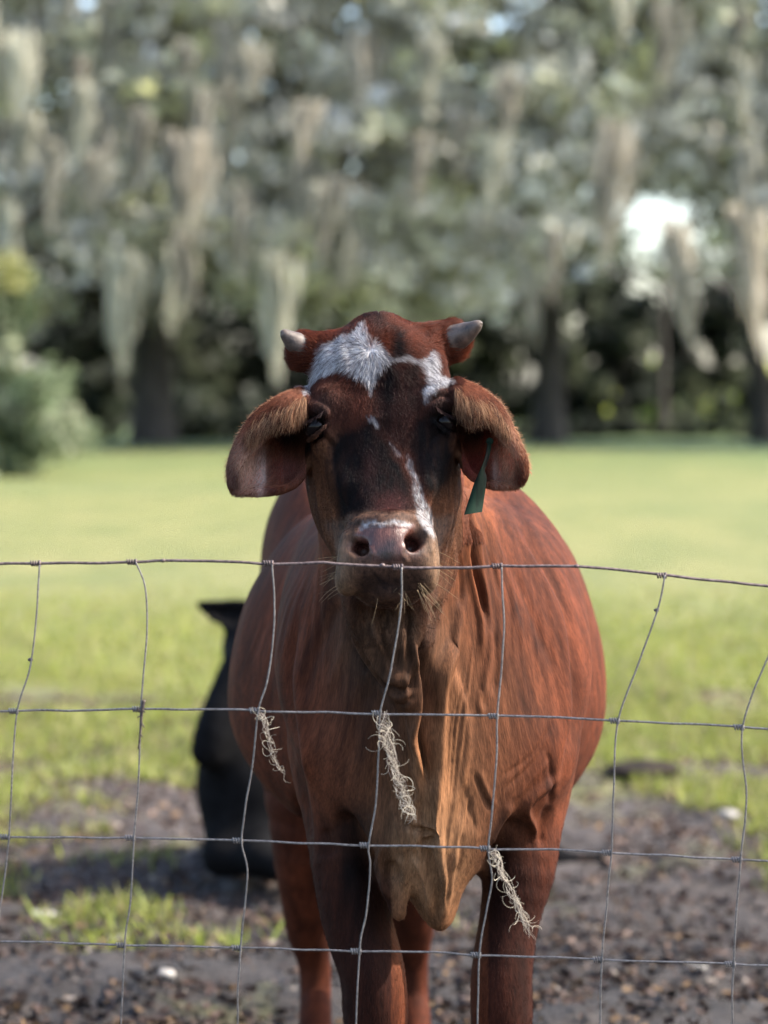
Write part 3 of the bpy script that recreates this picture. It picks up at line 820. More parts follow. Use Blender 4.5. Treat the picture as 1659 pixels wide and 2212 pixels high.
Lk.new(mx.outputs[0], B.inputs['Base Color'])
ab = node(N, 'ShaderNodeAttribute', attribute_name='bare')
rr = node(N, 'ShaderNodeMapRange'); rr.inputs['To Min'].default_value = .75; rr.inputs['To Max'].default_value = .27
Lk.new(ab.outputs['Fac'], rr.inputs[0]); Lk.new(rr.outputs[0], B.inputs['Roughness'])
rsp = node(N, 'ShaderNodeMapRange'); rsp.inputs['To Min'].default_value = .09; rsp.inputs['To Max'].default_value = .36
Lk.new(ab.outputs['Fac'], rsp.inputs[0]); Lk.new(rsp.outputs[0], B.inputs['Specular IOR Level'])
bp = node(N, 'ShaderNodeBump', i_Strength=.5, i_Distance=.0016)
ad = node(N, 'ShaderNodeMath', operation='ADD'); Lk.new(n1.outputs[0], ad.inputs[0])
m3 = node(N, 'ShaderNodeMath', operation='MULTIPLY'); m3.inputs[1].default_value = .25; Lk.new(n3.outputs[0], m3.inputs[0]); Lk.new(m3.outputs[0], ad.inputs[1])
ad2 = node(N, 'ShaderNodeMath', operation='MULTIPLY_ADD'); ad2.inputs[1].default_value = 1.6; Lk.new(n2.outputs[0], ad2.inputs[0]); Lk.new(ad.outputs[0], ad2.inputs[2]); ad = ad2
Lk.new(ad.outputs[0], bp.inputs['Height']); Lk.new(bp.outputs[0], B.inputs['Normal'])
# the ears are thin: some light comes through them
thn = node(N, 'ShaderNodeAttribute', attribute_name='thin')
tr = N.new('ShaderNodeBsdfTranslucent'); tsc = node(N, 'ShaderNodeMix', data_type='RGBA', blend_type='MULTIPLY'); tsc.inputs[0].default_value = 1
Lk.new(mx.outputs[0], tsc.inputs[6]); tsc.inputs[7].default_value = (1.6, .9, .75, 1); Lk.new(tsc.outputs[2], tr.inputs[0])
tms = N.new('ShaderNodeMixShader'); tmul = node(N, 'ShaderNodeMath', operation='MULTIPLY'); tmul.inputs[1].default_value = .5
Lk.new(thn.outputs['Fac'], tmul.inputs[0]); Lk.new(tmul.outputs[0], tms.inputs[0]); Lk.new(B.outputs[0], tms.inputs[1]); Lk.new(tr.outputs[0], tms.inputs[2])
Lk.new(tms.outputs[0], N['Material Output'].inputs[0])

fur_m, T, N, Lk, B = new_mat('cow fur')
at = node(N, 'ShaderNodeAttribute', attribute_name='coat')
Lk.new(at.outputs[0], B.inputs['Base Color'])
B.inputs['Roughness'].default_value = .5
B.inputs['Specular IOR Level'].default_value = .14
tr = N.new('ShaderNodeBsdfTranslucent'); Lk.new(at.outputs[0], tr.inputs[0])
ms = N.new('ShaderNodeMixShader'); ms.inputs[0].default_value = .35
Lk.new(B.outputs[0], ms.inputs[1]); Lk.new(tr.outputs[0], ms.inputs[2])
Lk.new(ms.outputs[0], N['Material Output'].inputs[0])

def plain(name, col, rough=.5, **kw):
    m, T, N, Lk, B = new_mat(name)
    B.inputs['Base Color'].default_value = (*col, 1)
    B.inputs['Roughness'].default_value = rough
    for k, v in kw.items(): B.inputs[k.replace('_', ' ')].default_value = v
    return m
def mottled(name, c1, c2, scale, rough=.6, bump=.4, dist=.002, detail=5, stretch=(1, 1, 1), **kw):
    m, T, N, Lk, B = new_mat(name)
    tc = N.new('ShaderNodeTexCoord'); mp = node(N, 'ShaderNodeMapping'); mp.inputs['Scale'].default_value = stretch
    Lk.new(tc.outputs['Object'], mp.inputs[0])
    n = node(N, 'ShaderNodeTexNoise', i_Scale=scale, i_Detail=detail, i_Roughness=.6)
    Lk.new(mp.outputs[0], n.inputs[0])
    cr = N.new('ShaderNodeValToRGB'); e = cr.color_ramp.elements
    e[0].position, e[0].color = .35, (*c1, 1); e[1].position, e[1].color = .65, (*c2, 1)
    Lk.new(n.outputs[0], cr.inputs[0]); Lk.new(cr.outputs[0], B.inputs['Base Color'])
    bp = node(N, 'ShaderNodeBump', i_Strength=bump, i_Distance=dist)
    Lk.new(n.outputs[0], bp.inputs['Height']); Lk.new(bp.outputs[0], B.inputs['Normal'])
    B.inputs['Roughness'].default_value = rough
    for k, v in kw.items(): B.inputs[k.replace('_', ' ')].default_value = v
    return m

# ------------------------------------------------------------------ the cow as objects
COWO = np.array([0.08, 4.6, GZ])
cow = empty('cow', COWO)
tag(cow, 'red brown cow with a white marked face and green ear tag standing behind the wire', 'cow')
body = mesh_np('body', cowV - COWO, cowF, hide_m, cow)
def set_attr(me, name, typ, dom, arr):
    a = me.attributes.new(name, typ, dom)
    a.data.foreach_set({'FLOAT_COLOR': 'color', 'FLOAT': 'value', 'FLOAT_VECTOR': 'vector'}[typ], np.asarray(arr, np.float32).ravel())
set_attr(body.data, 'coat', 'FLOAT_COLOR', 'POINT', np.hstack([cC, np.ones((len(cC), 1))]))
set_attr(body.data, 'bare', 'FLOAT', 'POINT', cB)
set_attr(body.data, 'thin', 'FLOAT', 'POINT', cE.astype(float))
set_attr(body.data, 'fan', 'FLOAT_VECTOR', 'POINT', cF)

# horns
horn_m = mottled('horn', S(38, 30, 26), S(88, 74, 64), 60, .55, .5, .003, stretch=(1, 1, 1))
for sx, tip, r0 in ((-1, P(607, 716, 4.065), .0315), (1, P(1041, 697, 4.065), .0320)):
    a = H(sx * .106, .026 if sx < 0 else .016, -.085)
    d = tip - a
    pts = [a, a + d * .35 + np.array([0, 0, -.004]), a + d * .7 + np.array([0, 0, -.003]), a + d * .93, tip]
    pts = catmull(pts, 6)
    t = np.linspace(0, 1, len(pts))
    rad = (r0 + .001) * (1.0 - t).clip(0, 1) ** 1.3 * (1 + .025 * np.sin(t * 30) * (1 - t)) + .0022
    Vh, Fh = tube(pts - COWO, rad, 20)
    mesh_np('horn', Vh, Fh, horn_m, cow)
# eyes
eye_m = plain('cow eye', (.005, .003, .003), .07, Specular_IOR_Level=.14)
def uvsphere(c, r, nu=20, nv=14, M=None):
    th = np.linspace(0.02, math.pi - .02, nv); ph = np.linspace(0, 2 * math.pi, nu, endpoint=False)
    V = np.stack([np.outer(np.sin(th), np.cos(ph)), np.outer(np.sin(th), np.sin(ph)), np.outer(np.cos(th), np.ones(nu))], -1).reshape(-1, 3) * np.asarray(r)
    if M is not None: V = V @ np.asarray(M)
    i = np.arange(nv - 1)[:, None] * nu; j = np.arange(nu)[None, :]; j2 = (j + 1) % nu
    F = np.stack([i + j, i + nu + j, i + nu + j2, i + j2], -1).reshape(-1, 4)
    return V + np.asarray(c), F
for sx in (-1, 1):
    Vh, Fh = uvsphere(H(sx * .1045 - .006, .184, -.0375) - COWO, (.0215, .0215, .0215))
    mesh_np('eye', Vh, Fh, eye_m, cow)
# ear tag: stem and blade, a bent strip hanging in the viewer's right ear
tag_m = mottled('ear tag', S(8, 10, 9), S(24, 42, 32), 45, .8, .3, .0006, stretch=(1, 1, .18), Specular_IOR_Level=.08)
prof = [((1055, 951), (1061, 952), 3.99), ((1053, 962), (1061, 963), 3.975), ((1050, 980), (1058, 981), 3.965), ((1044, 1000), (1051, 1003), 3.962), ((1039, 1012), (1046, 1016), 3.96), ((1031, 1030), (1050, 1026), 3.96), ((1024, 1046), (1051, 1038), 3.96), ((1013, 1080), (1046, 1072), 3.958), ((1003, 1112), (1041, 1106), 3.955)]
VV = []
for a, b, y in prof:
    pa, pb = P(*a, y - .004), P(*b, y + .006)
    m = (pa + pb) / 2 + np.array([0, .002, 0])
    VV += [pa, m, pb, pb + np.array([.0005, .0022, 0]), m + np.array([0, .0022, 0]), pa + np.array([-.0005, .0022, 0])]
VV = np.array(VV); k = 6
FF = [[i * k + j, i * k + (j + 1) % k, (i + 1) * k + (j + 1) % k, (i + 1) * k + j] for i in range(len(prof) - 1) for j in range(k)]
FF += [[0, 1, 4, 5], [1, 2, 3, 4]] + [[q + (len(prof) - 1) * k for q in (5, 4, 1, 0)], [q + (len(prof) - 1) * k for q in (4, 3, 2, 1)]]
et = mesh_np('ear_tag', VV - COWO, FF, tag_m, cow, smooth=False)
Vh, Fh = uvsphere(P(1058, 953, 3.985) - COWO, (.006, .004, .006), 12, 8)
mesh_np('stud', Vh, Fh, tag_m, et)
# hooves
hoof_m = mottled('hoof', S(40, 34, 32), S(80, 70, 62), 40, .6, .4, .003)
for x, y in ((.2023, 4.135), (-.0128, 4.125), (-.1535, 5.375), (.0675, 5.345)):
    mb = MB()
    for s2 in (-1, 1):
        ang = np.linspace(0, 2 * math.pi, 18, endpoint=False)
        rings = []
        for z, rx, ry, oy in ((.0, .030, .052, -.018), (.03, .0285, .047, -.008), (.065, .025, .038, .008), (.08, .012, .02, .012)):
            rings.append(np.stack([x + s2 * .0275 + rx * np.cos(ang), y + oy + ry * np.sin(ang), np.full(18, GZ + z)], 1))
        V_ = np.vstack(rings + [rings[0].mean(0)[None].repeat(18, 0)])
        F_ = [[i * 18 + j, i * 18 + (j + 1) % 18, (i + 1) * 18 + (j + 1) % 18, (i + 1) * 18 + j] for i in range(3) for j in range(18)]
        mb.add(V_ - COWO, np.array(F_))
    mb.build('hoof', hoof_m, cow)

# ------------------------------------------------------------------ fur
def rand_on(V, F, N, dens, seed):
    """random surface points: dens = hairs per m2 for each face"""
    r = np.random.RandomState(seed)
    a, b, c, d = V[F[:, 0]], V[F[:, 1]], V[F[:, 2]], V[F[:, 3]]
    area = .5 * np.linalg.norm(np.cross(c - a, d - b), axis=1)
    n = r.poisson(area * dens)
    fi = np.repeat(np.arange(len(F)), n)
    s, t = r.rand(len(fi), 1), r.rand(len(fi), 1)
    f = F[fi]
    p = (V[f[:, 0]] * (1 - s) + V[f[:, 1]] * s) * (1 - t) + (V[f[:, 3]] * (1 - s) + V[f[:, 2]] * s) * t
    nn = (N[f[:, 0]] * (1 - s) + N[f[:, 1]] * s) * (1 - t) + (N[f[:, 3]] * (1 - s) + N[f[:, 2]] * s) * t
    nn /= np.linalg.norm(nn, axis=1)[:, None] + 1e-9
    return p, nn
def curves_obj(name, pts, rad, col, mat, parent, origin):
    """pts (n,k,3), rad (n,k), col (n,3)"""
    n, k = pts.shape[:2]
    hc = bpy.data.hair_curves.new(name)
    hc.add_curves([k] * n)
    hc.attributes['position'].data.foreach_set('vector', (pts - origin).astype(np.float32).ravel())
    ra = hc.attributes.get('radius') or hc.attributes.new('radius', 'FLOAT', 'POINT')
    ra.data.foreach_set('value', rad.astype(np.float32).ravel())
    ca = hc.attributes.new('coat', 'FLOAT_COLOR', 'CURVE')
    ca.data.foreach_set('color', np.hstack([col, np.ones((n, 1))]).astype(np.float32).ravel())
    hc.materials.append(mat)
    o = bpy.data.objects.new(name, hc)
    COL.objects.link(o); o.parent = parent
    return o
def flow(p, n):
    u, v = UV(p)
    h = HL(p)
    D = np.stack([p[:, 0] - .06, np.full(len(p), .10), p[:, 2] - 1.62], 1)
    D /= np.linalg.norm(D, axis=1)[:, None]
    # face: out of the whorl, then down the face; sideways to the horns
    wx, ws = HL(P(801, 745, 3.97)[None])[0][:2]
    dx, dsv = h[:, 0] - wx, h[:, 1] - ws
    r = np.sqrt(dx ** 2 + dsv ** 2) + 1e-5
    ox, os_ = dx / r, dsv / r
    k = np.exp(-(r / .10) ** 2)
    fx, fs = ox * k + np.sign(h[:, 0]) * .35 * (1 - k) * np.clip((.2 - h[:, 1]) / .1, .15, 1), os_ * k + (1 - k) * np.clip((h[:, 1] - .06) / .05, -.6, 1)
    hf = fx[:, None] * HM[0] + fs[:, None] * HM[1]
    hd = (h[:, 1] > -.05) & (h[:, 1] < .5) & (p[:, 1] < 4.16) & (np.abs(h[:, 0]) < .17) & (h[:, 2] > -.2)
    D[hd] = hf[hd]
    D += np.stack([vnoise(p * 30), vnoise(p * 30 + 7), vnoise(p * 30 + 13)], 1) * np.where(hd, .45, .10)[:, None]
    D -= n * (D * n).sum(1)[:, None]
    return D / (np.linalg.norm(D, axis=1)[:, None] + 1e-9)
def grow(V, F, N, dens, seed, rad=.00032, lift=.40, lmul=1.0, keep=None):
    p, n = rand_on(V, F, N, dens, seed)
    C, W, Bm, L, E, Hd = coat(p, n)
    r = np.random.RandomState(seed + 1)
    m = r.rand(len(p)) > Bm * 1.2
    if keep is not None: m &= keep(p, n, E, Hd)
    p, n, C, L, W, Hd, E = p[m], n[m], C[m], L[m], W[m], Hd[m], E[m]
    D = flow(p, n)
    L = L * (.6 + .7 * r.rand(len(p))) * lmul
    low_ = HL(p)[:, 1] > .13
    lift = np.where((Hd > .5) & low_ & ~E, .24, np.where((Hd > .5) | E, lift, .22))[:, None]
    rad = np.where((Hd > .5) | E, rad, rad * .75)
    d1 = D + n * lift + r.randn(*p.shape) * .10
    d1 /= np.linalg.norm(d1, axis=1)[:, None]
    d2 = D + n * lift * .15 + r.randn(*p.shape) * .15 + np.array([0, 0, -.25])
    d2 /= np.linalg.norm(d2, axis=1)[:, None]
    p0 = p - n * .0008
    p1 = p + d1 * (L * .45)[:, None]
    p2 = p1 + d2 * (L * .55)[:, None]
    fs_ = fan(p, (Hd > .5).astype(float))
    cl = 1 + r.randn(len(p)) * np.where((Hd > .5) | E, .24, .08) + np.where(Hd > .5, .1, .12) * vnoise(fs_ * 60) + .12 * vnoise(fs_ * 150 + 7) + np.where(Hd > .5, 0, .26) * vnoise(fs_ * 22 + 3)
    # single pale hairs in the red coat, single dark hairs in the white
    C = C * np.clip(cl, .35, 1.9)[:, None]
    q = (W > .5) & (r.rand(len(p)) < .16)
    C[q] = S(96, 90, 96)
    pts = np.stack([p0, p1, p2], 1)
    R_ = np.stack([rad, rad * .8, rad * .15], 1)
    return pts, R_, np.clip(C, .003, .9)
u_, v_ = UV(cowV)
vc = cowV[cowF].mean(1); nc = cN[cowF].mean(1)
hd = cH[cowF].mean(1); er = cE[cowF].mean(1)
uu, vv = u_[cowF].mean(1), v_[cowF].mean(1)
to = vc - np.array([0, 0, CAMH]); to /= np.linalg.norm(to, axis=1)[:, None]
facing = (nc * to).sum(1) < .35
dens = np.where(hd > .5, 520000, 170000) * np.where(er > .5, 3.0, 1.0)
dens = np.where(vc[:, 1] > 4.55, 70000, dens)
dens = np.where(vc[:, 1] > 5.0, 30000, dens)
dens = np.where((vc[:, 2] < .62) & (vc[:, 1] < 4.5), 200000, dens) * FUR
legs_ = (vc[:, 2] < .60) & (vc[:, 1] < 4.5)
dens = np.where((hd > .5) | (er > .5), dens, np.where(legs_, dens * .12, 0))
dens = np.where(facing, dens, 0) * (vv < 2300)
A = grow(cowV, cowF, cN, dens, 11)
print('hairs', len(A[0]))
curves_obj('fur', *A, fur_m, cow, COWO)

# long hair hanging from the rolled rims of the ears, lashes, whiskers
rs = np.random.RandomState(21)
def strand(p, d, L, g, n=6, curl=.15):
    out = [p]
    d = np.array(d, float); d /= np.linalg.norm(d)
    for i in range(n - 1):
        d = d + np.array([0, 0, -g / n]) + rs.randn(3) * curl / n
        d /= np.linalg.norm(d)
        out.append(out[-1] + d * L / (n - 1))
    return np.array(out)
pts, rad, col = [], [], []
for earS, sx in ((earL, -1), (earR, 1)):
    na, nb = earS.shape[:2]
    for _ in range(3600):
        t = rs.rand() ** 1.35 * .58; s_ = .03 + rs.rand() ** 1.3 * .26
        i, j = t * (na - 1), s_ * (nb - 1)
        p = earS[int(i), int(j)] + (earS[min(int(i) + 1, na - 1), int(j)] - earS[int(i), int(j)]) * (i % 1) + (earS[int(i), min(int(j) + 1, nb - 1)] - earS[int(i), int(j)]) * (j % 1)
        ctr = earS[int(i), int(.6 * (nb - 1))]
        inn = ctr - p; inn /= np.linalg.norm(inn) + 1e-9
        al = earS[min(int(i) + 3, na - 1), int(j)] - earS[max(int(i) - 3, 0), int(j)]; al /= np.linalg.norm(al) + 1e-9
        d = np.array([0, -.75, .15]) + al * .6 - np.array([0, 0, 1]) * s_ + rs.randn(3) * .15
        L = (.014 + .022 * rs.rand()) * (1.15 - .8 * t)
        pts.append(strand(p + np.array([0, -.004, .002]), d, L, 1.9, curl=.45)); rad.append(np.linspace(.00026, .00006, 6))
        k = rs.rand()
        col.append((S(196, 152, 116) if k > .6 else S(150, 100, 72) if k > .3 else S(84, 56, 44)) * (.42 + .5 * rs.rand()))
    for _ in range(900):           # pale edge hair along the outer rim and tip
        t = .05 + .95 * rs.rand(); j = int(.33 * (nb - 1)); i = int(t * (na - 1))
        p = earS[i, j]
        d = np.array([sx * .6, .1, .35 - .7 * t]) + rs.randn(3) * .3
        pts.append(strand(p + np.array([sx * .002, 0, .001]), d, .006 + .008 * rs.rand(), .6)); rad.append(np.linspace(.0003, .00006, 6)); col.append(S(200, 150, 116) * (.5 + .5 * rs.rand()))
for sx in (-1, 1):                 # lashes
    for _ in range(90):
        a = rs.rand()
        p = H(sx * (.088 + .036 * a) - .006, .170 + .004 * math.sin(a * 3), -.002 - .04 * a)
        pts.append(strand(p, HM[2] * .8 + HM[0] * sx * (.3 + a) + HM[1] * .35, .018 + .008 * rs.rand(), 1.2, curl=.05)); rad.append(np.linspace(.0004, .0001, 6)); col.append(S(50, 34, 32))
for _ in range(46):                # whiskers of lips and chin
    k = rs.rand()
    if k < .15: p, d, L = at_face(rs.uniform(795, 890), rs.uniform(1270, 1305), -.03), [rs.uniform(-.9, 1.0), -.5, -1], .045 * rs.rand()
    elif k < .5: p, d, L = at_face(rs.uniform(900, 936), rs.uniform(1255, 1284), -.02), [rs.uniform(.2, 1), -.2, -.8], .05
    elif k < .8: p, d, L = at_face(rs.uniform(725, 745), rs.uniform(1200, 1280), -.03), [-1, -.1, rs.uniform(-.8, .1)], .035
    else: p, d, L = at_face(rs.uniform(930, 940), rs.uniform(1180, 1270), -.03), [1, -.1, rs.uniform(-.7, .0)], .045
    pts.append(strand(p, d, L * (.6 + .6 * rs.rand()), .35, curl=.25)); rad.append(np.linspace(.00030, .00012, 6)); col.append(S(170, 145, 112) * (.25 + .6 * rs.rand()))
curves_obj('long_hair', np.array(pts), np.array(rad), np.clip(np.array(col), 0, .9), fur_m, cow, COWO)
# ================================================================== ground
def ground_z(x, y):
    q = np.stack([x, y, np.zeros_like(x)], -1)
    near = np.clip((16 - y) / 8, 0, 1)
    return GZ + near * (vnoise(q * 1.7) * .045 + vnoise(q * 5 + 9) * .034 + vnoise(q * 13 + 4) * .016) + np.clip((y - 14) / 60, 0, 1) * vnoise(q * .11) * .12
gx = np.array(axis_steps([(-260, -60, 20), (-60, -8, 3), (-8, -3.2, .4), (-3.2, 3.2, .045), (3.2, 8, .4), (8, 60, 3), (60, 260, 20)]))
gy = np.array(axis_steps([(-30, 3, 2), (3, 5.5, .3), (5.5, 13, .045), (13, 20, .3), (20, 90, 2), (90, 900, 40)]))
GXX, GYY = np.meshgrid(gx, gy, indexing='ij')
GV = np.stack([GXX, GYY, ground_z(GXX, GYY)], -1).reshape(-1, 3)
ni, nj = len(gx), len(gy)
i = np.arange(ni - 1)[:, None] * nj; j = np.arange(nj - 1)[None, :]
GF = np.stack([i + j, i + nj + j, i + nj + j + 1, i + j + 1], -1).reshape(-1, 4)
gm, T, N, Lk, B = new_mat('ground')
tc = N.new('ShaderNodeTexCoord')
def noise(scale, detail=4, rough=.6, vec=None, stretch=None):
    n = node(N, 'ShaderNodeTexNoise', i_Scale=scale, i_Detail=detail, i_Roughness=rough)
    if stretch:
        mp = node(N, 'ShaderNodeMapping'); mp.inputs['Scale'].default_value = stretch
        Lk.new(tc.outputs['Object'], mp.inputs[0]); Lk.new(mp.outputs[0], n.inputs[0])
    else: Lk.new(tc.outputs['Object'], n.inputs[0])
    return n.outputs[0]
def ramp(fac, stops):
    cr = N.new('ShaderNodeValToRGB')
    e = cr.color_ramp.elements
    while len(e) < len(stops): e.new(.5)
    for q, (p_, c_) in zip(e, stops): q.position = p_; q.color = (*c_, 1)
    Lk.new(fac, cr.inputs[0]); return cr.outputs[0]
def math_(op, a, b):
    m = node(N, 'ShaderNodeMath', operation=op)
    for q, s_ in ((a, 0), (b, 1)):
        if isinstance(q, (int, float)): m.inputs[s_].default_value = q
        else: Lk.new(q, m.inputs[s_])
    return m.outputs[0]
def mix_(f, a, b):
    m = node(N, 'ShaderNodeMix', data_type='RGBA')
    Lk.new(f, m.inputs[0]); Lk.new(a, m.inputs[6]); Lk.new(b, m.inputs[7]); return m.outputs[2]
mud = ramp(noise(16, 9, .78), [(.30, (.014, .010, .009)), (.45, (.045, .032, .027)), (.58, (.095, .072, .062)), (.70, (.18, .15, .135))])
grass = ramp(noise(1.2, 6, .65, stretch=(1, .5, 1)), [(.3, (.115, .14, .025)), (.5, (.185, .19, .046)), (.7, (.26, .24, .075))])
sp = N.new('ShaderNodeSeparateXYZ'); Lk.new(tc.outputs['Object'], sp.inputs[0])
mr = node(N, 'ShaderNodeMapRange'); mr.inputs['From Min'].default_value = 6.8; mr.inputs['From Max'].default_value = 14.5; mr.inputs['To Min'].default_value = -.30; mr.inputs['To Max'].default_value = .78
Lk.new(sp.outputs[1], mr.inputs[0])
f = math_('ADD', math_('MULTIPLY', math_('SUBTRACT', noise(1.1, 5, .65), .5), 2.6), mr.outputs[0])
f2 = node(N, 'ShaderNodeMapRange'); f2.inputs['From Min'].default_value = .05; f2.inputs['From Max'].default_value = .45
Lk.new(f, f2.inputs[0])
far_shade_grass = ramp(noise(.5, 4, .6, stretch=(1, .5, 1)), [(.3, (.055, .105, .018)), (.7, (.115, .155, .036))])  # tree shade painted into the far grass as darker green, with some greener turf
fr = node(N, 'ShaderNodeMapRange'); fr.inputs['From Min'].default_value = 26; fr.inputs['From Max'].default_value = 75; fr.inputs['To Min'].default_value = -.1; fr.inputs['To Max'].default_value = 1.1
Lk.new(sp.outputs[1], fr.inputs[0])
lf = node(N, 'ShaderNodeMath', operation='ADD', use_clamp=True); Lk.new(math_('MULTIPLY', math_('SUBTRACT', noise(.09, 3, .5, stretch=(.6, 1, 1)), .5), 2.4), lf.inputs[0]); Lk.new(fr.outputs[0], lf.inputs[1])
grass = mix_(lf.outputs[0], grass, far_shade_grass)
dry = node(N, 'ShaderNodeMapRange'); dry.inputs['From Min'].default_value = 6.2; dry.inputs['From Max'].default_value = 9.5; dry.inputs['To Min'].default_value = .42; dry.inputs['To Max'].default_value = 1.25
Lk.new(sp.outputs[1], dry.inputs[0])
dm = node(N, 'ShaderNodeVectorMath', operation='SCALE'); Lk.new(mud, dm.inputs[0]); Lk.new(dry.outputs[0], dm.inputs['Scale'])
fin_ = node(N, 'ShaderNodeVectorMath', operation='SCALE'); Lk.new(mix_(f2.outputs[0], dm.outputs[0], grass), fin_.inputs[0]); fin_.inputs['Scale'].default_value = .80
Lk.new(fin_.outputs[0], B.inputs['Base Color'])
B.inputs['Roughness'].default_value = .8
bp = node(N, 'ShaderNodeBump', i_Strength=1.0, i_Distance=.04)
Lk.new(noise(28, 6, .7), bp.inputs['Height']); Lk.new(bp.outputs[0], B.inputs['Normal'])
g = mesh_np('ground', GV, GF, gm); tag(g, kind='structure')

# ---- materials carrying a colour per face corner
def attr_mat(name, rough=.7, transl=0.0):
    m, T, N, Lk, B = new_mat(name)
    at = node(N, 'ShaderNodeAttribute', attribute_name='tint')
    Lk.new(at.outputs[0], B.inputs['Base Color']); B.inputs['Roughness'].default_value = rough
    B.inputs['Specular IOR Level'].default_value = .3
    if transl:
        tr = N.new('ShaderNodeBsdfTranslucent'); Lk.new(at.outputs[0], tr.inputs[0])
        ms = N.new('ShaderNodeMixShader'); ms.inputs[0].default_value = transl
        Lk.new(B.outputs[0], ms.inputs[1]); Lk.new(tr.outputs[0], ms.inputs[2]); Lk.new(ms.outputs[0], N['Material Output'].inputs[0])
    return m
litter_m = attr_mat('ground litter', .75, .1)
blade_m = attr_mat('grass blade', .55, .35)
def tinted(name, V, F, col, mat, parent=None, smooth=False):
    o = mesh_np(name, V, F, mat, parent, smooth)
    k = F.shape[1]
    c = np.repeat(np.hstack([col, np.ones((len(col), 1))]), k, axis=0)
    a = o.data.attributes.new('tint', 'FLOAT_COLOR', 'CORNER')
    a.data.foreach_set('color', c.astype(np.float32).ravel())
    return o
def quads(c, ax, bx, bend=None):
    """quads round centres c with half axes ax, bx"""
    V = np.stack([c - ax - bx, c + ax - bx, c + ax + bx, c - ax + bx], 1)
    return V.reshape(-1, 3), np.arange(len(c) * 4).reshape(-1, 4)
rs = np.random.RandomState(5)
def rdir(n, r): 
    d = r.randn(n, 3); return d / np.linalg.norm(d, axis=1)[:, None]
def scatter_y(n, y0, y1, r, pw=1.0):
    y = y0 + (y1 - y0) * r.rand(n) ** pw
    x = (r.rand(n) - .5) * 2 * (y * .19 + .3)
    return x, y
# dead leaves, chips and clods
n = 42000
x, y = scatter_y(n, 5.6, 12.5, rs, 1.3)
keep_ = vnoise(np.stack([x * 2.2, y * 1.4, x * 0 + 2], 1)) + .6 * vnoise(np.stack([x * 7, y * 5, x * 0 + 5], 1)) > -.55 + .7 * rs.rand(n) - .35
x, y = x[keep_], y[keep_]; n = len(x)
c = np.stack([x, y, ground_z(x, y) + .006 + .012 * rs.rand(n)], 1)
a = rdir(n, rs); a[:, 2] *= .45; b = np.cross(a, rdir(n, rs)); b /= np.linalg.norm(b, axis=1)[:, None]
s_ = .003 + .009 * rs.rand(n) ** 2
V, F = quads(c, a * s_[:, None] * 1.5, b * s_[:, None] * .8)
pal = np.array([S(82, 62, 54), S(54, 42, 39), S(112, 90, 78), S(150, 138, 128), S(122, 96, 68), S(38, 31, 30)])
k = rs.choice(6, n, p=[.29, .28, .13, .045, .105, .15])
col = pal[k] * (.7 + .6 * rs.rand(n, 1))
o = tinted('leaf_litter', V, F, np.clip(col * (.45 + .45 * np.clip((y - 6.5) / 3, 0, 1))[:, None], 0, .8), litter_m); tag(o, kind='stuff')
# grass tufts
def patch(x, y):
    q = np.stack([x, y, np.zeros_like(x)], -1)
    return vnoise(q * np.array([1.3, .9, 1]) + 50) + .5 * vnoise(q * 4 + 11) + np.clip((y - 9.6) / 4.0, -.02, 1.2)
n = 120000
x, y = scatter_y(n, 5.8, 20, rs, 1.0)
m = (patch(x, y) > .02 + .4 * rs.rand(n)) & (y > 6.7) & (rs.rand(n) < (20 - y) / 9)
x, y = x[m], y[m]; n = len(x)
c = np.stack([x, y, ground_z(x, y)], 1)
h = (.025 + .05 * rs.rand(n)) * (1 + .3 * vnoise(c * 2))
d = rs.randn(n, 3) * .45; d[:, 2] = 1
sd = rdir(n, rs); sd[:, 2] = 0; sd /= np.linalg.norm(sd, axis=1)[:, None] + 1e-9
w_ = .003 + .004 * rs.rand(n)
V = np.stack([c - sd * w_[:, None], c + sd * w_[:, None], c + d * h[:, None] + sd * w_[:, None] * .2, c + d * h[:, None] - sd * w_[:, None] * .2], 1).reshape(-1, 3)
F = np.arange(n * 4).reshape(-1, 4)
pal = np.array([S(188, 196, 96), S(160, 176, 76), S(204, 202, 126), S(190, 174, 124), S(206, 216, 80)])
k = rs.choice(5, n, p=[.3, .27, .2, .15, .08])
o = tinted('grass', V, F, pal[k] * (.32 + .28 * rs.rand(n, 1)), blade_m); tag(o, kind='stuff')
# broad pale stones lying on the mud, dung
def lump(name, u, v, sx, sy, sz, mat, label, cat, seed, group=None):
    y = 8109 / (v - 850); c = P(u, v, y)
    r = np.random.RandomState(seed)
    V, F = uvsphere((0, 0, 0), (sx, sy, sz), 22, 14)
    V = V * (1 + .22 * vnoise(V / max(sx, sy) * 1.6 + seed * 3)[:, None] + .08 * vnoise(V / max(sx, sy) * 5 + seed)[:, None])
    o = mesh_np(name, V, F, mat)
    o.location = (c[0], c[1], ground_z(np.array([c[0]]), np.array([c[1]]))[0] + sz * .45)
    tag(o, label, cat, group); return o
stone_m = mottled('pale stone', (.14, .125, .11), (.30, .28, .25), 30, .7)
dung_m = mottled('dung', (.012, .010, .010), (.03, .022, .018), 24, .95, .8, .02, Specular_IOR_Level=.08)
G_ = 'pale stones on the mud'
lump('stone', 358, 2142, .026, .02, .014, stone_m, 'rounded cream stone lying on dark mud near the lower frame edge', 'stone', 1, G_)
lump('stone', 92, 1948, .050, .03, .014, stone_m, 'flat wide pale stone on leafy mud at the far left', 'stone', 2, G_)
lump('stone', 265, 2012, .060, .04, .012, stone_m, 'thin pale grey stone slab between the other two stones on the left', 'stone', 3, G_)
lump('stone', 1508, 2120, .022, .02, .010, stone_m, 'tiny pale stone on the ground right of the brown cow, nearer one', 'stone', 4, G_)
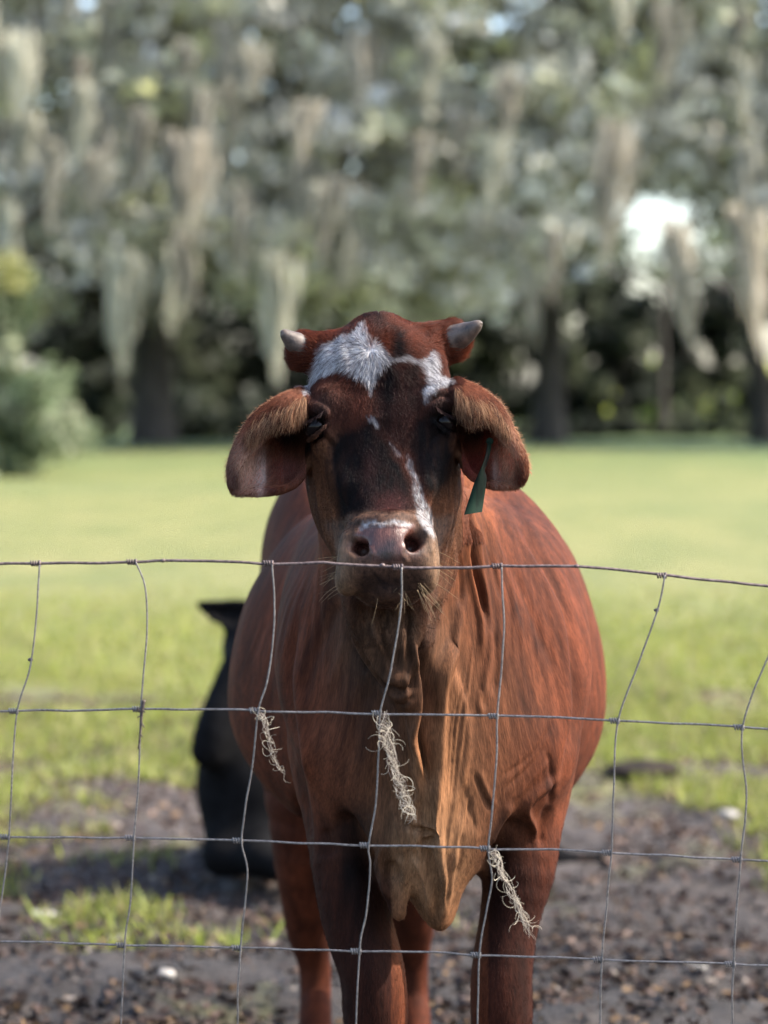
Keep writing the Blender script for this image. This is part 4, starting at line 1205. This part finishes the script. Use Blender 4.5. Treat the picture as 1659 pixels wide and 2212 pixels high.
lump('stone', 1572, 1800, .040, .03, .020, stone_m, 'upright pale stone farther off at the right', 'stone', 5, G_)
lump('dung_pile', 1385, 1694, .17, .14, .035, dung_m, 'dark mound of dung on bare dirt before the pasture', 'dung', 6)
# ================================================================== the black cow lying behind
def build_black():
    V = Vol(axis_steps([(-.85, .95, .016)]), axis_steps([(7.1, 8.6, .018)]), axis_steps([(GZ - .03, .98, .016)]))
    V.ell((-.02, 8.05, .10), (.52, .33, .33), k=.08)
    V.ell((-.30, 7.92, .16), (.30, .24, .32), k=.10)
    V.ell((.24, 8.05, .08), (.26, .30, .26), k=.08)
    V.chain([P(640, 1640, 7.95), P(585, 1500, 7.88), P(556, 1400, 7.80)], [.20, .15, .115], k=.10, n=3)      # neck
    V.chain([P(600, 1560, 7.85), P(560, 1700, 7.74), P(545, 1800, 7.72)], [.12, .15, .10], k=.10)            # dewlap, breast
    V.chain([P(580, 1396, 7.78), P(550, 1432, 7.70), P(508, 1500, 7.63), P(466, 1575, 7.57), P(448, 1622, 7.56)], [.090, .095, .082, .066, .056], k=.04, n=3)
    V.chain([P(550, 1480, 7.72), P(490, 1610, 7.64)], [.09, .05], k=.05)                                      # jaw
    V.ell(P(592, 1372, 7.80), (.08, .08, .06), k=.04)
    V.sheet([[P(575, 1306, 7.78), P(575, 1330, 7.81), P(570, 1360, 7.78)], [P(510, 1297, 7.77), P(508, 1322, 7.81), P(512, 1364, 7.77)], [P(460, 1300, 7.76), P(460, 1318, 7.79), P(478, 1350, 7.76)], [P(424, 1302, 7.76), P(426, 1308, 7.77), P(432, 1318, 7.76)]], .012, k=.02)
    V.sheet([[P(600, 1308, 7.84), P(600, 1330, 7.87), P(600, 1356, 7.84)], [P(645, 1300, 7.86), P(645, 1325, 7.89), P(642, 1360, 7.86)], [P(690, 1304, 7.87), P(690, 1320, 7.89), P(680, 1346, 7.87)]], .012, k=.02)
    # folded fore legs and the hind leg stretched to the right
    V.chain([P(600, 1760, 7.75), P(520, 1800, 7.66), P(480, 1848, 7.60)], [.13, .085, .062], k=.05)
    V.ell(P(520, 1700, 7.72), (.13, .12, .22), k=.10)
    V.chain([P(480, 1850, 7.60), P(560, 1862, 7.52), P(620, 1876, 7.52)], [.060, .045, .05], k=.03)
    V.chain([P(640, 1780, 7.80), P(560, 1850, 7.48), P(640, 1880, 7.42)], [.11, .055, .045], k=.04)
    V.chain([P(1060, 1740, 7.9), P(1150, 1845, 7.86), P(1235, 1866, 7.83), P(1300, 1862, 7.83)], [.14, .055, .040, .032], k=.05)
    V.chain([P(1080, 1600, 8.3), P(1150, 1650, 8.42), P(1160, 1760, 8.4)], [.04, .02, .03], k=.03)
    return V.extract(iters=3)
bv, bf = build_black()
BO = np.array([0.0, 7.9, GZ])
bc_m = mottled('black hide', (.003, .0028, .003), (.006, .0058, .0064), 30, .85, .3, .003, Specular_IOR_Level=.06)
bc = empty('cow', BO)
tag(bc, 'black cow lying on the ground behind the brown cow, one ear sticking out', 'cow')
mesh_np('body', bv - BO, bf, bc_m, bc)
for sx, (u, v, y) in ((0, (530, 1436, 7.60)), (1, (590, 1440, 7.64))):
    Vh, Fh = uvsphere(P(u, v, y) - BO, (.02, .02, .02), 14, 10)
    mesh_np('eye', Vh, Fh, eye_m, bc)
Vh, Fh = uvsphere(P(1318, 1866, 7.83) - BO, (.05, .035, .028), 16, 10)
mesh_np('hoof', Vh, Fh, hoof_m, bc)
# ================================================================== woven wire fence
FY = 3.725
wire_m = mottled('galvanised wire', S(78, 73, 70), S(122, 116, 112), 220, .5, .4, .0006, Metallic=.15)
rust_m = mottled('rusty wire', S(62, 50, 50), S(112, 96, 92), 160, .6, .5, .0008, Metallic=.3)
fence = empty('wire_fence', (0, FY, GZ))
tag(fence, 'woven wire fence of thin grey wires crossing in front of the brown cow', 'fence')
FO = np.array([0, FY, GZ])
rs = np.random.RandomState(31)
def wire(name, pts, r, mat, wob=.0008, n=14, y=FY):
    q = catmull([P(a, b, y + (c[0] if c else 0)) for a, b, *c in pts], n)
    q += np.stack([vnoise(q * 23 + 3), vnoise(q * 23 + 8), vnoise(q * 23 + 15)], 1) * wob * 2
    V, F = tube(q - FO, r, 8)
    return mesh_np(name, V, F, mat, fence)
rows = [
    ([(-900, 1235), (-300, 1222), (0, 1217), (85, 1217), (293, 1214), (352, 1211), (480, 1214), (588, 1217), (690, 1216), (730, 1219), (866, 1225), (960, 1226), (1080, 1223), (1200, 1222), (1291, 1228), (1437, 1243), (1659, 1266), (2000, 1290), (2600, 1330)], .0023, rust_m),
    ([(-900, 1560), (-300, 1540), (38, 1536), (305, 1532), (440, 1531), (556, 1535), (700, 1539), (820, 1542), (945, 1543), (1072, 1547), (1200, 1550), (1335, 1557), (1603, 1571), (2000, 1600), (2600, 1640)], .0018, wire_m),
    ([(-900, 1810), (-300, 1806), (0, 1808), (300, 1810), (517, 1816), (650, 1822), (790, 1826), (940, 1829), (1050, 1833), (1195, 1836), (1400, 1846), (1659, 1860), (2600, 1900)], .0018, wire_m),
    ([(-900, 2030), (-300, 2032), (0, 2034), (300, 2042), (620, 2050), (775, 2055), (935, 2056), (1035, 2063), (1155, 2067), (1400, 2076), (1659, 2086), (2600, 2120)], .0017, wire_m),
    ([(-900, 2236), (0, 2240), (775, 2250), (1659, 2276), (2600, 2300)], .0017, wire_m),
    ([(-900, 2440), (0, 2440), (775, 2446), (1659, 2460), (2600, 2480)], .0017, wire_m),
    ([(-900, 2640), (0, 2640), (775, 2640), (1659, 2640), (2600, 2640)], .0024, wire_m)]
for pts, r, m in rows: wire('horizontal_wire', pts, r, m)
def rowv(i, u):
    p = rows[i][0]; return float(np.interp(u, [q[0] for q in p], [q[1] for q in p]))
knots = []
stays = [
    [(-200, 1222, 0), (-215, 1400), (-235, 1538, 0), (-255, 1806, 0), (-270, 2032, 0), (-275, 2240, 0), (-280, 2640, 0)],
    [(85, 1217, 0), (80, 1330), (66, 1440), (38, 1536, 0), (26, 1680), (20, 1808, 0), (5, 1930), (-5, 2034, 0), (-10, 2240, 0), (-10, 2640, 0)],
    [(293, 1214, 0), (314, 1270), (318, 1360), (310, 1460), (305, 1532, 0), (300, 1680), (290, 1810, 0), (282, 1940), (270, 2042, 0), (262, 2243, 0), (260, 2640, 0)],
    [(588, 1217, 0), (592, 1290), (590, 1370), (578, 1470), (558, 1535, 0), (545, 1660), (530, 1740), (522, 1816, 0), (535, 1880), (528, 1960), (520, 2048, 0), (512, 2247, 0), (510, 2640, 0)],
    [(868, 1225, 0), (866, 1320), (846, 1440), (822, 1541, 0), (818, 1620), (812, 1740), (796, 1826, 0), (799, 1870), (792, 1970), (777, 2055, 0), (768, 2250, 0), (765, 2640, 0)],
    [(1082, 1223, 0), (1088, 1320), (1086, 1420), (1074, 1547, 0), (1073, 1640), (1064, 1740), (1056, 1833, 0), (1063, 1900), (1050, 1970), (1036, 2063, 0), (1032, 2256, 0), (1030, 2640, 0)],
    [(1437, 1243, 0), (1420, 1320), (1385, 1420), (1336, 1557, 0), (1326, 1700), (1320, 1842, 0), (1310, 1960), (1300, 2073, 0), (1296, 2266, 0), (1290, 2640, 0)],
    [(1716, 1271, 0), (1690, 1360), (1655, 1430), (1604, 1571, 0), (1612, 1720), (1600, 1857, 0), (1590, 1980), (1585, 2083, 0), (1580, 2274, 0), (1575, 2640, 0)],
    [(1960, 1288, 0), (1930, 1420), (1890, 1592, 0), (1880, 1870, 0), (1870, 2094, 0), (1865, 2290, 0), (1860, 2640, 0)]]
for s_ in stays:
    wire('stay_wire', [(a[0], a[1]) for a in s_], .0014, wire_m, .0006, y=FY - .004)
    for a in s_:
        if len(a) == 3:
            # hinge knot: the stay winds round the wire, three turns and a tail
            top = a[1] < 1300
            c = P(a[0], a[1], FY) - FO
            r_ = .0020 + .0016; L = .0125
            t = np.linspace(0, 1, 44)
            hx = c[0] - .013 + t * L
            ang = t * 3.2 * 2 * math.pi + 1.2
            V, F = tube(np.stack([hx, c[1] + r_ * np.cos(ang), c[2] + r_ * np.sin(ang)], 1), .0014, 6)
            mb = MB(); mb.add(V, F)
            t = np.linspace(0, 1, 18); ang = t * 1.5 * math.pi + math.pi * .55
            mb.tube(np.stack([np.full(18, c[0] + .001 * rs.rand()), c[1] + r_ * np.cos(ang), c[2] + r_ * np.sin(ang)], 1), .0018, 6)
            mb.build('knot', rust_m if top else wire_m, fence)
for u, v in ((352, 1211), (1245, 1223), (826, 1221), (66, 1425), (1418, 1318)):       # rusty snags
    V, F = uvsphere(P(u, v, FY - .002) - FO, (.0042, .003, .0030), 10, 8)
    V = V * 1.0
    mesh_np('snag', V, F, rust_m, fence)

# ---- tufts of grey moss caught on the wires
moss_m = attr_mat('hanging moss', .7, .25)
def moss(name, label, axis, n, seed, wid, start):
    r = np.random.RandomState(seed)
    ax = catmull([P(u, v, FY - .012) for u, v in axis], 10)
    O = ax[0]
    VV, FF, CC, k = [], [], [], 0
    L = np.linspace(0, 1, len(ax))
    def add(pts, rad, col):
        nonlocal k
        V, F = tube(np.array(pts) - O, rad, 5)
        VV.append(V); FF.append(F + k); k += len(V); CC.append(np.tile(col, (len(F), 1)))
    for i in range(n):
        t0 = r.rand() ** 1.2 * .85 if i > 4 else 0
        t1 = min(1, t0 + .12 + .35 * r.rand())
        ts = np.linspace(t0, t1, 14)
        base = np.stack([np.interp(ts, L, ax[:, q]) for q in range(3)], 1)
        ph, fr, am = r.rand() * 6.28, 8 + 26 * r.rand(), wid * (.2 + .75 * r.rand())
        off = np.stack([np.sin(ts * fr + ph) * am, np.cos(ts * fr * .8 + ph) * am * .8, np.sin(ts * fr * 1.3 + ph) * am * .6], 1)
        q = catmull(base + off, 3)
        w = .00022 + .00034 * r.rand() ** 2
        col = (S(196, 184, 168) if r.rand() > .4 else S(130, 116, 108)) * (.6 + .5 * r.rand())
        add(q, np.linspace(w, w * .5, len(q)), col)
        if r.rand() < .9:       # curling spur
            j = r.randint(3, len(q) - 3); p = q[j]
            d = r.randn(3); d[1] *= .5; d /= np.linalg.norm(d)
            e = np.cross(d, r.randn(3)); e /= np.linalg.norm(e)
            s = .004 + .007 * r.rand(); th = (1.2 + 2.6 * r.rand()) * np.linspace(0, 1, 12)[:, None]
            gr = 1 + .5 * th / 3
            add(p + (d * np.sin(th) + e * (1 - np.cos(th))) * s * gr, np.linspace(w * 1.2, w * .45, 12), S(210, 198, 176) * (.6 + .5 * r.rand()))
    o = tinted(name, np.vstack(VV), np.vstack(FF), np.clip(np.vstack(CC), 0, .85), moss_m, None, True)
    o.location = O
    tag(o, label, 'moss', 'moss tufts caught on the fence wires')
moss('moss_tuft', 'short thin tuft of dry moss on the wire before the left flank', [(562, 1540), (575, 1575), (590, 1620), (604, 1660), (628, 1692)], 22, 1, .0060, 0)
moss('moss_tuft', 'thickest and longest tangle of dry moss, hanging over the breast', [(822, 1542), (832, 1590), (846, 1640), (862, 1690), (875, 1730), (888, 1772)], 70, 2, .0115, 0)
moss('moss_tuft', 'greenish moss tuft hanging lowest, before the front leg at the right', [(1064, 1836), (1080, 1875), (1106, 1930), (1130, 1975), (1148, 2026)], 50, 3, .0085, 0)
# twig stuck in the wire
mb = MB()
q = catmull([P(u, v, FY - .006) for u, v in ((311, 1512), (306, 1545), (304, 1575), (299, 1618))], 6)
mb.tube(q - q[0], np.linspace(.0028, .0012, len(q)), 6)
for a, b in (((306, 1545), (296, 1550)), ((305, 1560), (312, 1572)), ((303, 1585), (308, 1592)), ((306, 1530), (314, 1540)), ((304, 1538), (296, 1528))):
    w_ = catmull([P(*a, FY - .006), P(*b, FY - .009)], 4); mb.tube(w_ - q[0], np.linspace(.0016, .0007, len(w_)), 5)
tw = mb.build('twig', mottled('bark twig', S(40, 32, 30), S(92, 78, 70), 200, .8)); tw.location = q[0]
tag(tw, 'small dark twig stuck upright in the wire left of the black cow', 'twig')
# ================================================================== live oaks hung with moss, far side of the pasture
leaf_m = attr_mat('oak leaves', .6, .5)
drape_m = attr_mat('tree moss', .85, .5)
bark_m = mottled('oak bark', (.020, .017, .015), (.06, .052, .046), 3, .9, .6, .05, stretch=(1, 1, .3))
trs = np.random.RandomState(77)
def xz(u, v, y):
    p = P(u, v, y); return p
trees = [  # name, u of trunk, y, label, trunk radius
    ('oak', -180, 66, 'moss hung oak at the left edge of the pasture, mostly cut off by the frame', .5),
    ('oak', 330, 72, 'wide grey green oak with long pale moss curtains, left of the cow', .55),
    ('oak', 800, 76, 'pale moss covered oak straight behind the cow, its trunk hidden', .55),
    ('oak', 1185, 74, 'oak with stout dark trunk just right of the cow horns', .42),
    ('oak', 1428, 84, 'slender trunked oak under the bright gap in the leaves', .16),
    ('oak', 1648, 76, 'oak at the right edge with pinkish moss trailing from it', .3),
    ('oak', -720, 70, 'oak far beyond the left edge of the view', .5),
    ('oak', 2560, 70, 'oak far beyond the right edge of the view', .5),
    ('oak', 1980, 72, 'oak beyond the right edge, only outer twigs in view', .5)]
roots = []
for nm, u, y, lab, r in trees:
    c = P(u, 900, y); e = empty(nm, (c[0], y, GZ)); tag(e, lab, 'tree', 'oaks along the far side of the pasture')
    roots.append((e, c[0], y, r))
# crown clumps: where the foliage hangs; the holes are real gaps between the crowns
def low_edge(u):
    return np.interp(u, [-600, 0, 120, 230, 300, 420, 520, 600, 700, 800, 900, 1000, 1080, 1180, 1240, 1300, 1380, 1460, 1560, 1620, 1660, 2200],
                        [760, 720, 640, 560, 520, 560, 620, 640, 660, 680, 690, 660, 620, 560, 520, 500, 400, 400, 500, 540, 560, 620])
n = 8000
u = trs.rand(n) * 4100 - 1250; v = -520 + trs.rand(n) * 1260
yy = 66 + trs.rand(n) * 10
ok = v < low_edge(u) + trs.randn(n) * 22
ok &= ~(((u - 1410) / 150) ** 2 + ((v - 490) / 95) ** 2 < 1)
ok &= ~(((u - 1170) / 55) ** 2 + ((v + 2) / 16) ** 2 < 1)
q = np.stack([u / 130, v / 100, yy / 5], 1)
ok &= vnoise(q) > -.62
u, v, yy = u[ok], v[ok], yy[ok]
cx = (u - CU) * yy / FPX * 1.0
cz = CAMH + (850 - v) * yy / FPX
k_ = 26   # loose sprays reaching into the bright gap
ua, va = 1410 + 150 * (trs.rand(k_) * 2 - 1), 490 + 100 * (trs.rand(k_) * 2 - 1); ya = 66 + 10 * trs.rand(k_)
kp = (((ua - 1410) / 150) ** 2 + ((va - 490) / 95) ** 2 > .35)
ua, va, ya = ua[kp], va[kp], ya[kp]
cx = np.concatenate([cx, (ua - CU) * ya / FPX]); cz = np.concatenate([cz, CAMH + (850 - va) * ya / FPX]); yy = np.concatenate([yy, ya])
trunk_x = np.array([r[1] for r in roots])
own = np.abs(cx[:, None] - trunk_x[None]).argmin(1)
def leafset(cx, cy, cz, per, rad, size, r, pal, probs, name, root, flat=.6, tint=None):
    n = len(cx)
    c = np.repeat(np.stack([cx, cy, cz], 1), per, 0)
    d = r.randn(n * per, 3); d /= np.linalg.norm(d, axis=1)[:, None]
    rr = r.rand(n * per, 1) ** .45
    c = c + d * rr * rad * np.array([1, 1, flat])
    a = rdir(len(c), r); b = np.cross(a, rdir(len(c), r)); b /= np.linalg.norm(b, axis=1)[:, None] + 1e-9
    s = size * (.5 + r.rand(len(c), 1))
    V, F = quads(c, a * s, b * s * .55)
    k = r.choice(len(pal), n, p=probs); k = np.repeat(k, per)
    col = pal[k] * (.65 + .7 * r.rand(len(c), 1)) * np.repeat(.85 + .3 * r.rand(n, 1), per, 0)
    return tinted(name, V - np.array(root.location), F, np.clip(col, 0, .8), leaf_m, root)
PALO = np.array([S(216, 212, 198), S(204, 204, 178), S(226, 222, 210), S(208, 208, 156), S(180, 176, 164)])
for k, (e, x0, y0, r0) in enumerate(roots):
    m = own == k
    if m.sum():
        leafset(cx[m], yy[m], cz[m], 30, 1.0, .15, trs, PALO, [.28, .24, .22, .12, .14], 'crown', e)
    # trunk and limbs
    mb = MB(); o3 = np.array(e.location)
    base = np.array([0, 0, -.2])
    lean = trs.randn(2) * .4
    tp = [base, base + np.array([lean[0] * .2, 0, 2.2]), base + np.array([lean[0], lean[1], 5.5])]
    tp = catmull(tp, 6); mb.tube(tp, r0 * np.linspace(1.35, .8, len(tp)) * (1 + .15 * np.exp(-np.linspace(0, 9, len(tp)))), 12)
    for q_ in range(9 if r0 > .45 else 5):
        a = q_ * .7 + trs.rand(); L = 4 + 3 * trs.rand()
        s0 = tp[-1] * (.55 + .45 * trs.rand())
        p3 = [s0, s0 + np.array([math.cos(a) * L * .45, math.sin(a) * L * .3, 1.4]), s0 + np.array([math.cos(a) * L, math.sin(a) * L * .6, 2.2 + 3 * trs.rand()])]
        p3 = catmull(p3, 6); mb.tube(p3, np.linspace(r0 * .5, .05, len(p3)), 8)
    mb.build('trunk', bark_m, e)
# moss drapes
def drape(u, v0, v1, wid, y, col, slant=0, dens=1.0):
    k = int(np.abs((u - CU) * y / FPX - trunk_x).argmin()); e = roots[k][0]
    top = P(u, v0, y); bot = P(u + slant, v1, y)
    W = wid * .62 * y / FPX; Lz = top[2] - bot[2]
    nn = int((16 + 44 * W) * dens)
    VV, FF, CC, kk = [], [], [], 0
    for i in range(nn):
        a = trs.randn() * .42; t1 = (1 - .75 * min(1, abs(a)) ** 1.2) * (.5 + .5 * trs.rand())
        t0 = .5 * trs.rand() ** 1.5
        ts = np.linspace(t0 * .6, max(t1, t0 + .2), 9)
        x = top[0] + (bot[0] - top[0]) * ts + a * W * (.75 + .5 * np.sin(ts * 2.6 + a) - .55 * ts) + .10 * W * np.sin(ts * 5 + i) + .06 * np.sin(ts * 9 + a * 20)
        z = top[2] - Lz * ts
        yq = y + trs.randn() * .25 * W + .05 * np.cos(ts * 8 + a * 9)
        w = (.035 + .05 * trs.rand()) * (1.15 - ts)
        th = trs.rand() * math.pi
        L_ = np.stack([x - w * math.cos(th), yq - w * math.sin(th), z], 1); R_ = np.stack([x + w * math.cos(th), yq + w * math.sin(th), z], 1)
        V = np.stack([L_, R_], 1).reshape(-1, 3)
        j = np.arange(8) * 2
        F = np.stack([j, j + 1, j + 3, j + 2], 1)
        VV.append(V); FF.append(F + kk); kk += len(V); CC.append(np.tile(col * (.7 + .5 * trs.rand()), (8, 1)))
    return tinted('moss_drape', np.vstack(VV) - np.array(e.location), np.vstack(FF), np.clip(np.vstack(CC), 0, .8), drape_m, e)
PM = [S(190, 188, 172), S(188, 180, 166), S(174, 170, 158)]
for a in [(262, 540, 850, 84, 63, PM[0], 0, 2.2), (378, 520, 760, 70, 64, PM[0], -10, 2.0), (330, 480, 700, 50, 67, PM[2]), (455, 380, 520, 50, 66, PM[0]), (590, 540, 870, 80, 64, PM[0], 12, 2.0),
          (640, 280, 560, 50, 66, PM[2], 30), (690, 520, 700, 40, 66, PM[2], 30), (680, 390, 500, 34, 65, PM[0]), (20, 420, 760, 60, 62, PM[0]), (110, 300, 520, 60, 64, PM[2]), (840, 480, 720, 90, 68, PM[2], 10),
          (1318, 260, 620, 84, 63, PM[1], -8, 2.2), (1445, 470, 790, 70, 63, PM[1], 60, 2.0), (1590, 440, 800, 70, 63, PM[1], 60, 2.0), (1125, 560, 790, 34, 66, PM[2], 44), (1400, 150, 420, 60, 68, PM[1], 10),
          (220, 200, 420, 60, 66, PM[2]), (500, 120, 360, 60, 66, PM[2]), (1000, 240, 420, 70, 66, PM[1]), (1620, 250, 560, 50, 67, PM[1], 20), (40, 60, 300, 90, 62, PM[0]), (780, 60, 260, 80, 66, PM[1]), (1540, 240, 440, 40, 67, PM[2])]:
    drape(*a)
for i in range(130):
    u0 = trs.rand() * 1900 - 120; v0 = trs.rand() * 600 - 80
    if 1200 < u0 < 1600 and v0 > 150: continue
    if 420 < u0 < 1250 and trs.rand() < .6: continue
    drape(u0, v0, v0 + 110 + 160 * trs.rand(), 26 + 60 * trs.rand(), 62 + 8 * trs.rand(), PM[trs.randint(3)] * (.6 + .4 * trs.rand()), trs.randn() * 12)

# ---- evergreen thicket in the shade behind the oaks, each bush a thing
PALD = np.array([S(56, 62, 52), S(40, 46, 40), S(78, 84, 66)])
def bush(name, u, v_top, w, y, label, pal, per=60, size=.16, cat='bush', group='evergreen bushes in the shade behind the oaks', nclump=26, probs=None):
    c = P(u, v_top, y); e = empty(name, (c[0], y, GZ)); tag(e, label, cat, group)
    H_ = c[2] - GZ; W = w * y / FPX / 2
    k = nclump
    x = c[0] + (trs.rand(k) * 2 - 1) * W; z = GZ + H_ * (.06 + .86 * trs.rand(k)); x = c[0] + (x - c[0]) * (1.05 - .5 * ((z - GZ) / H_) ** 2)
    y_ = y + trs.randn(k) * min(W, 1.5) * .6
    leafset(x, y_, z, per, min(W, H_) * .42, size, trs, pal, probs or [1 / len(pal)] * len(pal), 'foliage', e, 1.0)
    mb = MB()
    for q_ in range(5):
        a = trs.rand() * 6.28
        p3 = catmull([np.array([0, 0, -.1]), np.array([math.cos(a) * W * .2, 0, H_ * .4]), np.array([math.cos(a) * W * .5, math.sin(a) * .4, H_ * .8])], 5)
        mb.tube(p3, np.linspace(.09, .02, len(p3)), 6)
    mb.build('stem', bark_m, e)
for i, (u, vt, w_, y) in enumerate([(150, 560, 280, 84), (380, 560, 280, 86), (560, 540, 280, 88), (760, 560, 260, 88), (960, 560, 240, 88), (1120, 500, 220, 90), (1262, 560, 200, 92)]):
    lab = ['dark bush at the far left behind the oaks', 'dark bush under the long moss curtains', 'dark evergreen left of the left horn', 'dark evergreen hidden behind the cow head, left one', 'dark evergreen behind the cow head, right one', 'tall dark evergreen right of the right horn', 'dark evergreen below the bright gap, left side'][i]
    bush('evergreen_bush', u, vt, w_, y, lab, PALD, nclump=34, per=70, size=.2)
for i, (u, vt, w_, y, lab) in enumerate([(1200, 912, 190, 82, 'low dark shrub at the foot of the stout oak trunk'), (1360, 915, 180, 84, 'low dark shrub between two oak trunks under the gap'), (1530, 914, 190, 83, 'low dark shrub right of the slender trunk'), (1700, 880, 180, 82, 'low dark shrub at the right edge'), (420, 850, 260, 80, 'low dark shrub at the field edge left of the cow'), (660, 840, 260, 80, 'low dark shrub at the field edge behind the left ear')]):
    bush('shrub', u, vt, w_, y, lab, PALD, nclump=16, per=60, size=.15, group='low shrubs along the field edge')
for i, (u, vt, w_, y, lab) in enumerate([(1345, 640, 150, 88, 'dark holly under the left half of the bright gap'), (1490, 610, 150, 90, 'dark holly under the right half of the bright gap'), (1620, 540, 150, 90, 'dark holly behind the moss at the right edge')]):
    bush('holly', u, vt, w_, y, lab, PALD, nclump=30, per=60, size=.18, group='hollies under the bright gap')
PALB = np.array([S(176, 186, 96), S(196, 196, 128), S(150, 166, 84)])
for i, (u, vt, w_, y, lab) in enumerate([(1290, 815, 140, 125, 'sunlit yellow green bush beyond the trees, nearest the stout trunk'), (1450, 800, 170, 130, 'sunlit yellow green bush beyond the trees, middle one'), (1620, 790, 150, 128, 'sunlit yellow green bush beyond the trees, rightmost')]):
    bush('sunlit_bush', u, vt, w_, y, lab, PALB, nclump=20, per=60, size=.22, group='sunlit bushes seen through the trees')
# leafy bank at the left edge, nearer
PALL = np.array([S(110, 122, 92), S(150, 156, 130), S(80, 92, 66), S(136, 136, 84)])
bush('leafy_bush', -60, 540, 280, 48, 'tall leafy green bush nearer than the trees at the left edge', PALL, nclump=40, per=90, size=.10, group='green bushes at the left edge', probs=[.35, .25, .32, .08])
bush('leafy_bush', 50, 790, 240, 46, 'lower leafy bush spilling onto the grass at the left', PALL, nclump=22, per=80, size=.09, group='green bushes at the left edge', probs=[.35, .2, .4, .05])
